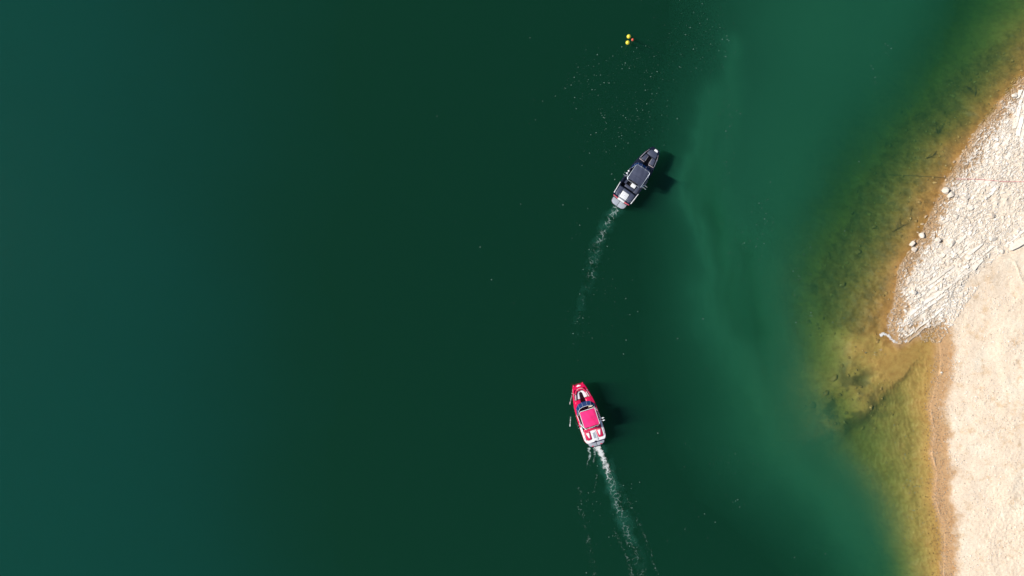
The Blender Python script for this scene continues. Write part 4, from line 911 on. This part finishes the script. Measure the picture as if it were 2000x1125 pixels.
        MB().prism([(-0.16, 0.60), (0.05, 0.60), (-0.02, 0.70), (-0.16, 0.68)], G + 0.0, G + 0.05, 0.01).build('transom_latch', m_rub, root)
    else:
        for sx in (-1, 1):
            f = (lambda p: p) if sx > 0 else mirror_x
            cush('bow_seat', f([(0.24, 5.02), (w(5) - 0.20, 5.02), (w(5.5) - 0.18, 5.5), (0.58, 5.70), (0.24, 5.66)]), 0.5, 0.92, pal['seat'], 0.05)
            cush('seat_piping', f([(0.20, 5.05), (0.25, 5.05), (0.25, 5.62), (0.20, 5.62)]), 0.5, 0.90, pal['accent'], 0.015)
            cush('gunwale_trim', f([(w(.9) - 0.10, 0.88), (w(.9) - 0.02, 0.88), (w(2) - 0.005, 2.05), (w(2) - 0.06, 2.05)]), G - 0.02, G + 0.055, m_white, 0.012)
            cush('sun_pad', f([(0.40, 0.86), (0.70, 0.80), (0.86, 0.95), (0.88, 1.72), (0.40, 1.76)]), 0.6, G + 0.10, pal['seat'], 0.06)
            cush('stern_stripe', f([(0.36, 0.61), (w(.62) - 0.02, 0.63), (w(.66) - 0.02, 0.71), (0.36, 0.69)]), 0.6, G + 0.03, m_rose, 0.01)
            cush('gunwale_piping', f([(w(5.1) - 0.10, 5.1), (w(5.1) - 0.06, 5.1), (w(5.7) - 0.06, 5.7), (w(6.15) - 0.07, 6.15), (w(6.15) - 0.11, 6.15), (w(5.7) - 0.10, 5.7)]), 0.95, zg(5.6) + 0.055, m_rim, 0.01)
        cush('bow_pad', [(-0.50, 5.72), (0.50, 5.72), (0.46, 6.05), (0.30, 6.28), (-0.30, 6.28), (-0.46, 6.05)], 0.6, 1.06, pal['seat'], 0.05)
        cush('anchor_hatch', [(-0.08, 6.30), (0.30, 6.28), (0.30, 6.42), (0.16, 6.50), (-0.06, 6.48)], 0.95, 1.09, m_white, 0.02)
        cush('pad_link', [(-0.42, 1.54), (0.42, 1.54), (0.42, 1.76), (-0.42, 1.76)], 0.6, G + 0.095, pal['seat'], 0.04)
        h_ = cush('stern_hatch', [(-0.36, 0.84), (0.36, 0.84), (0.37, 1.50), (-0.37, 1.50)], 0.5, G + 0.14, m_white, 0.03)
        z1 = G + 0.14
        for rr in (0.25, 0.15):
            for a, b_, dx, dy in ((0, rr, 2 * rr, 0.014), (0, -rr, 2 * rr, 0.014), (rr, 0, 0.014, 2 * rr), (-rr, 0, 0.014, 2 * rr)):
                MB().box((a, 1.17 + b_, z1 + 0.002), (dx, dy, 0.008)).build('groove', m_pad, h_)
        MB().tube([(-.07, 1.12, z1), (.0, 1.20, z1), (.03, 1.14, z1), (.08, 1.23, z1)], 0.012, 5).build('emblem', m_pad, h_)
        MB().tube([(-0.44, 1.10, z1 - 0.03), (-0.43, 0.84, z1), (-0.34, 0.76, z1 + 0.02), (0.34, 0.76, z1 + 0.02), (0.43, 0.84, z1), (0.44, 1.10, z1 - 0.03)], 0.026, 8).build('grab_rail', m_alu, h_, True)
        cush('transom_step', [(-0.37, 0.60), (0.37, 0.60), (0.35, 0.73), (-0.35, 0.73)], 0.4, G + 0.04, m_white, 0.025)
        cush('rear_bench', [(-0.50, 1.98), (0.52, 1.98), (0.52, 2.24), (-0.50, 2.24)], 0.3, 0.76, pal['seat'], 0.05)
        cush('white_cushion', [(-0.02, 2.28), (0.46, 2.28), (0.46, 2.66), (-0.02, 2.66)], 0.5, 0.84, m_white, 0.05)
    # running gear
    MB().tube([(0, 0.9, -0.30), (0, 0.55, -0.52)], 0.03, 6).build('propeller_shaft', m_alu, root, True)
    MB().box((0, 0.72, -0.42), (0.03, 0.22, 0.36)).build('rudder', m_alu, root, bevel=0.01)
    return root
TB = [(0.62, 0.90), (0.72, 0.98), (1.0, 1.06), (2.0, 1.08), (3.2, 1.07), (4.2, 1.03), (5.0, 0.91), (5.7, 0.76), (6.2, 0.58), (6.45, 0.45), (6.56, 0.34)]
TR = [(0.60, 0.86), (0.72, 0.98), (1.0, 1.07), (2.0, 1.10), (3.2, 1.09), (4.2, 1.03), (4.7, 0.96), (5.4, 0.82), (5.9, 0.68), (6.25, 0.56), (6.38, 0.52)]
boat('black wake boat with charcoal canvas top and grey swim platform', 1207.6, 405, 34.2, -0.20, TB, PAL_B, False, 1.0)
boat('red wake boat with pink red canvas top and white stern deck', 1165.4, 871, -18.0, 0.08, TR, PAL_R, True, 1.0)
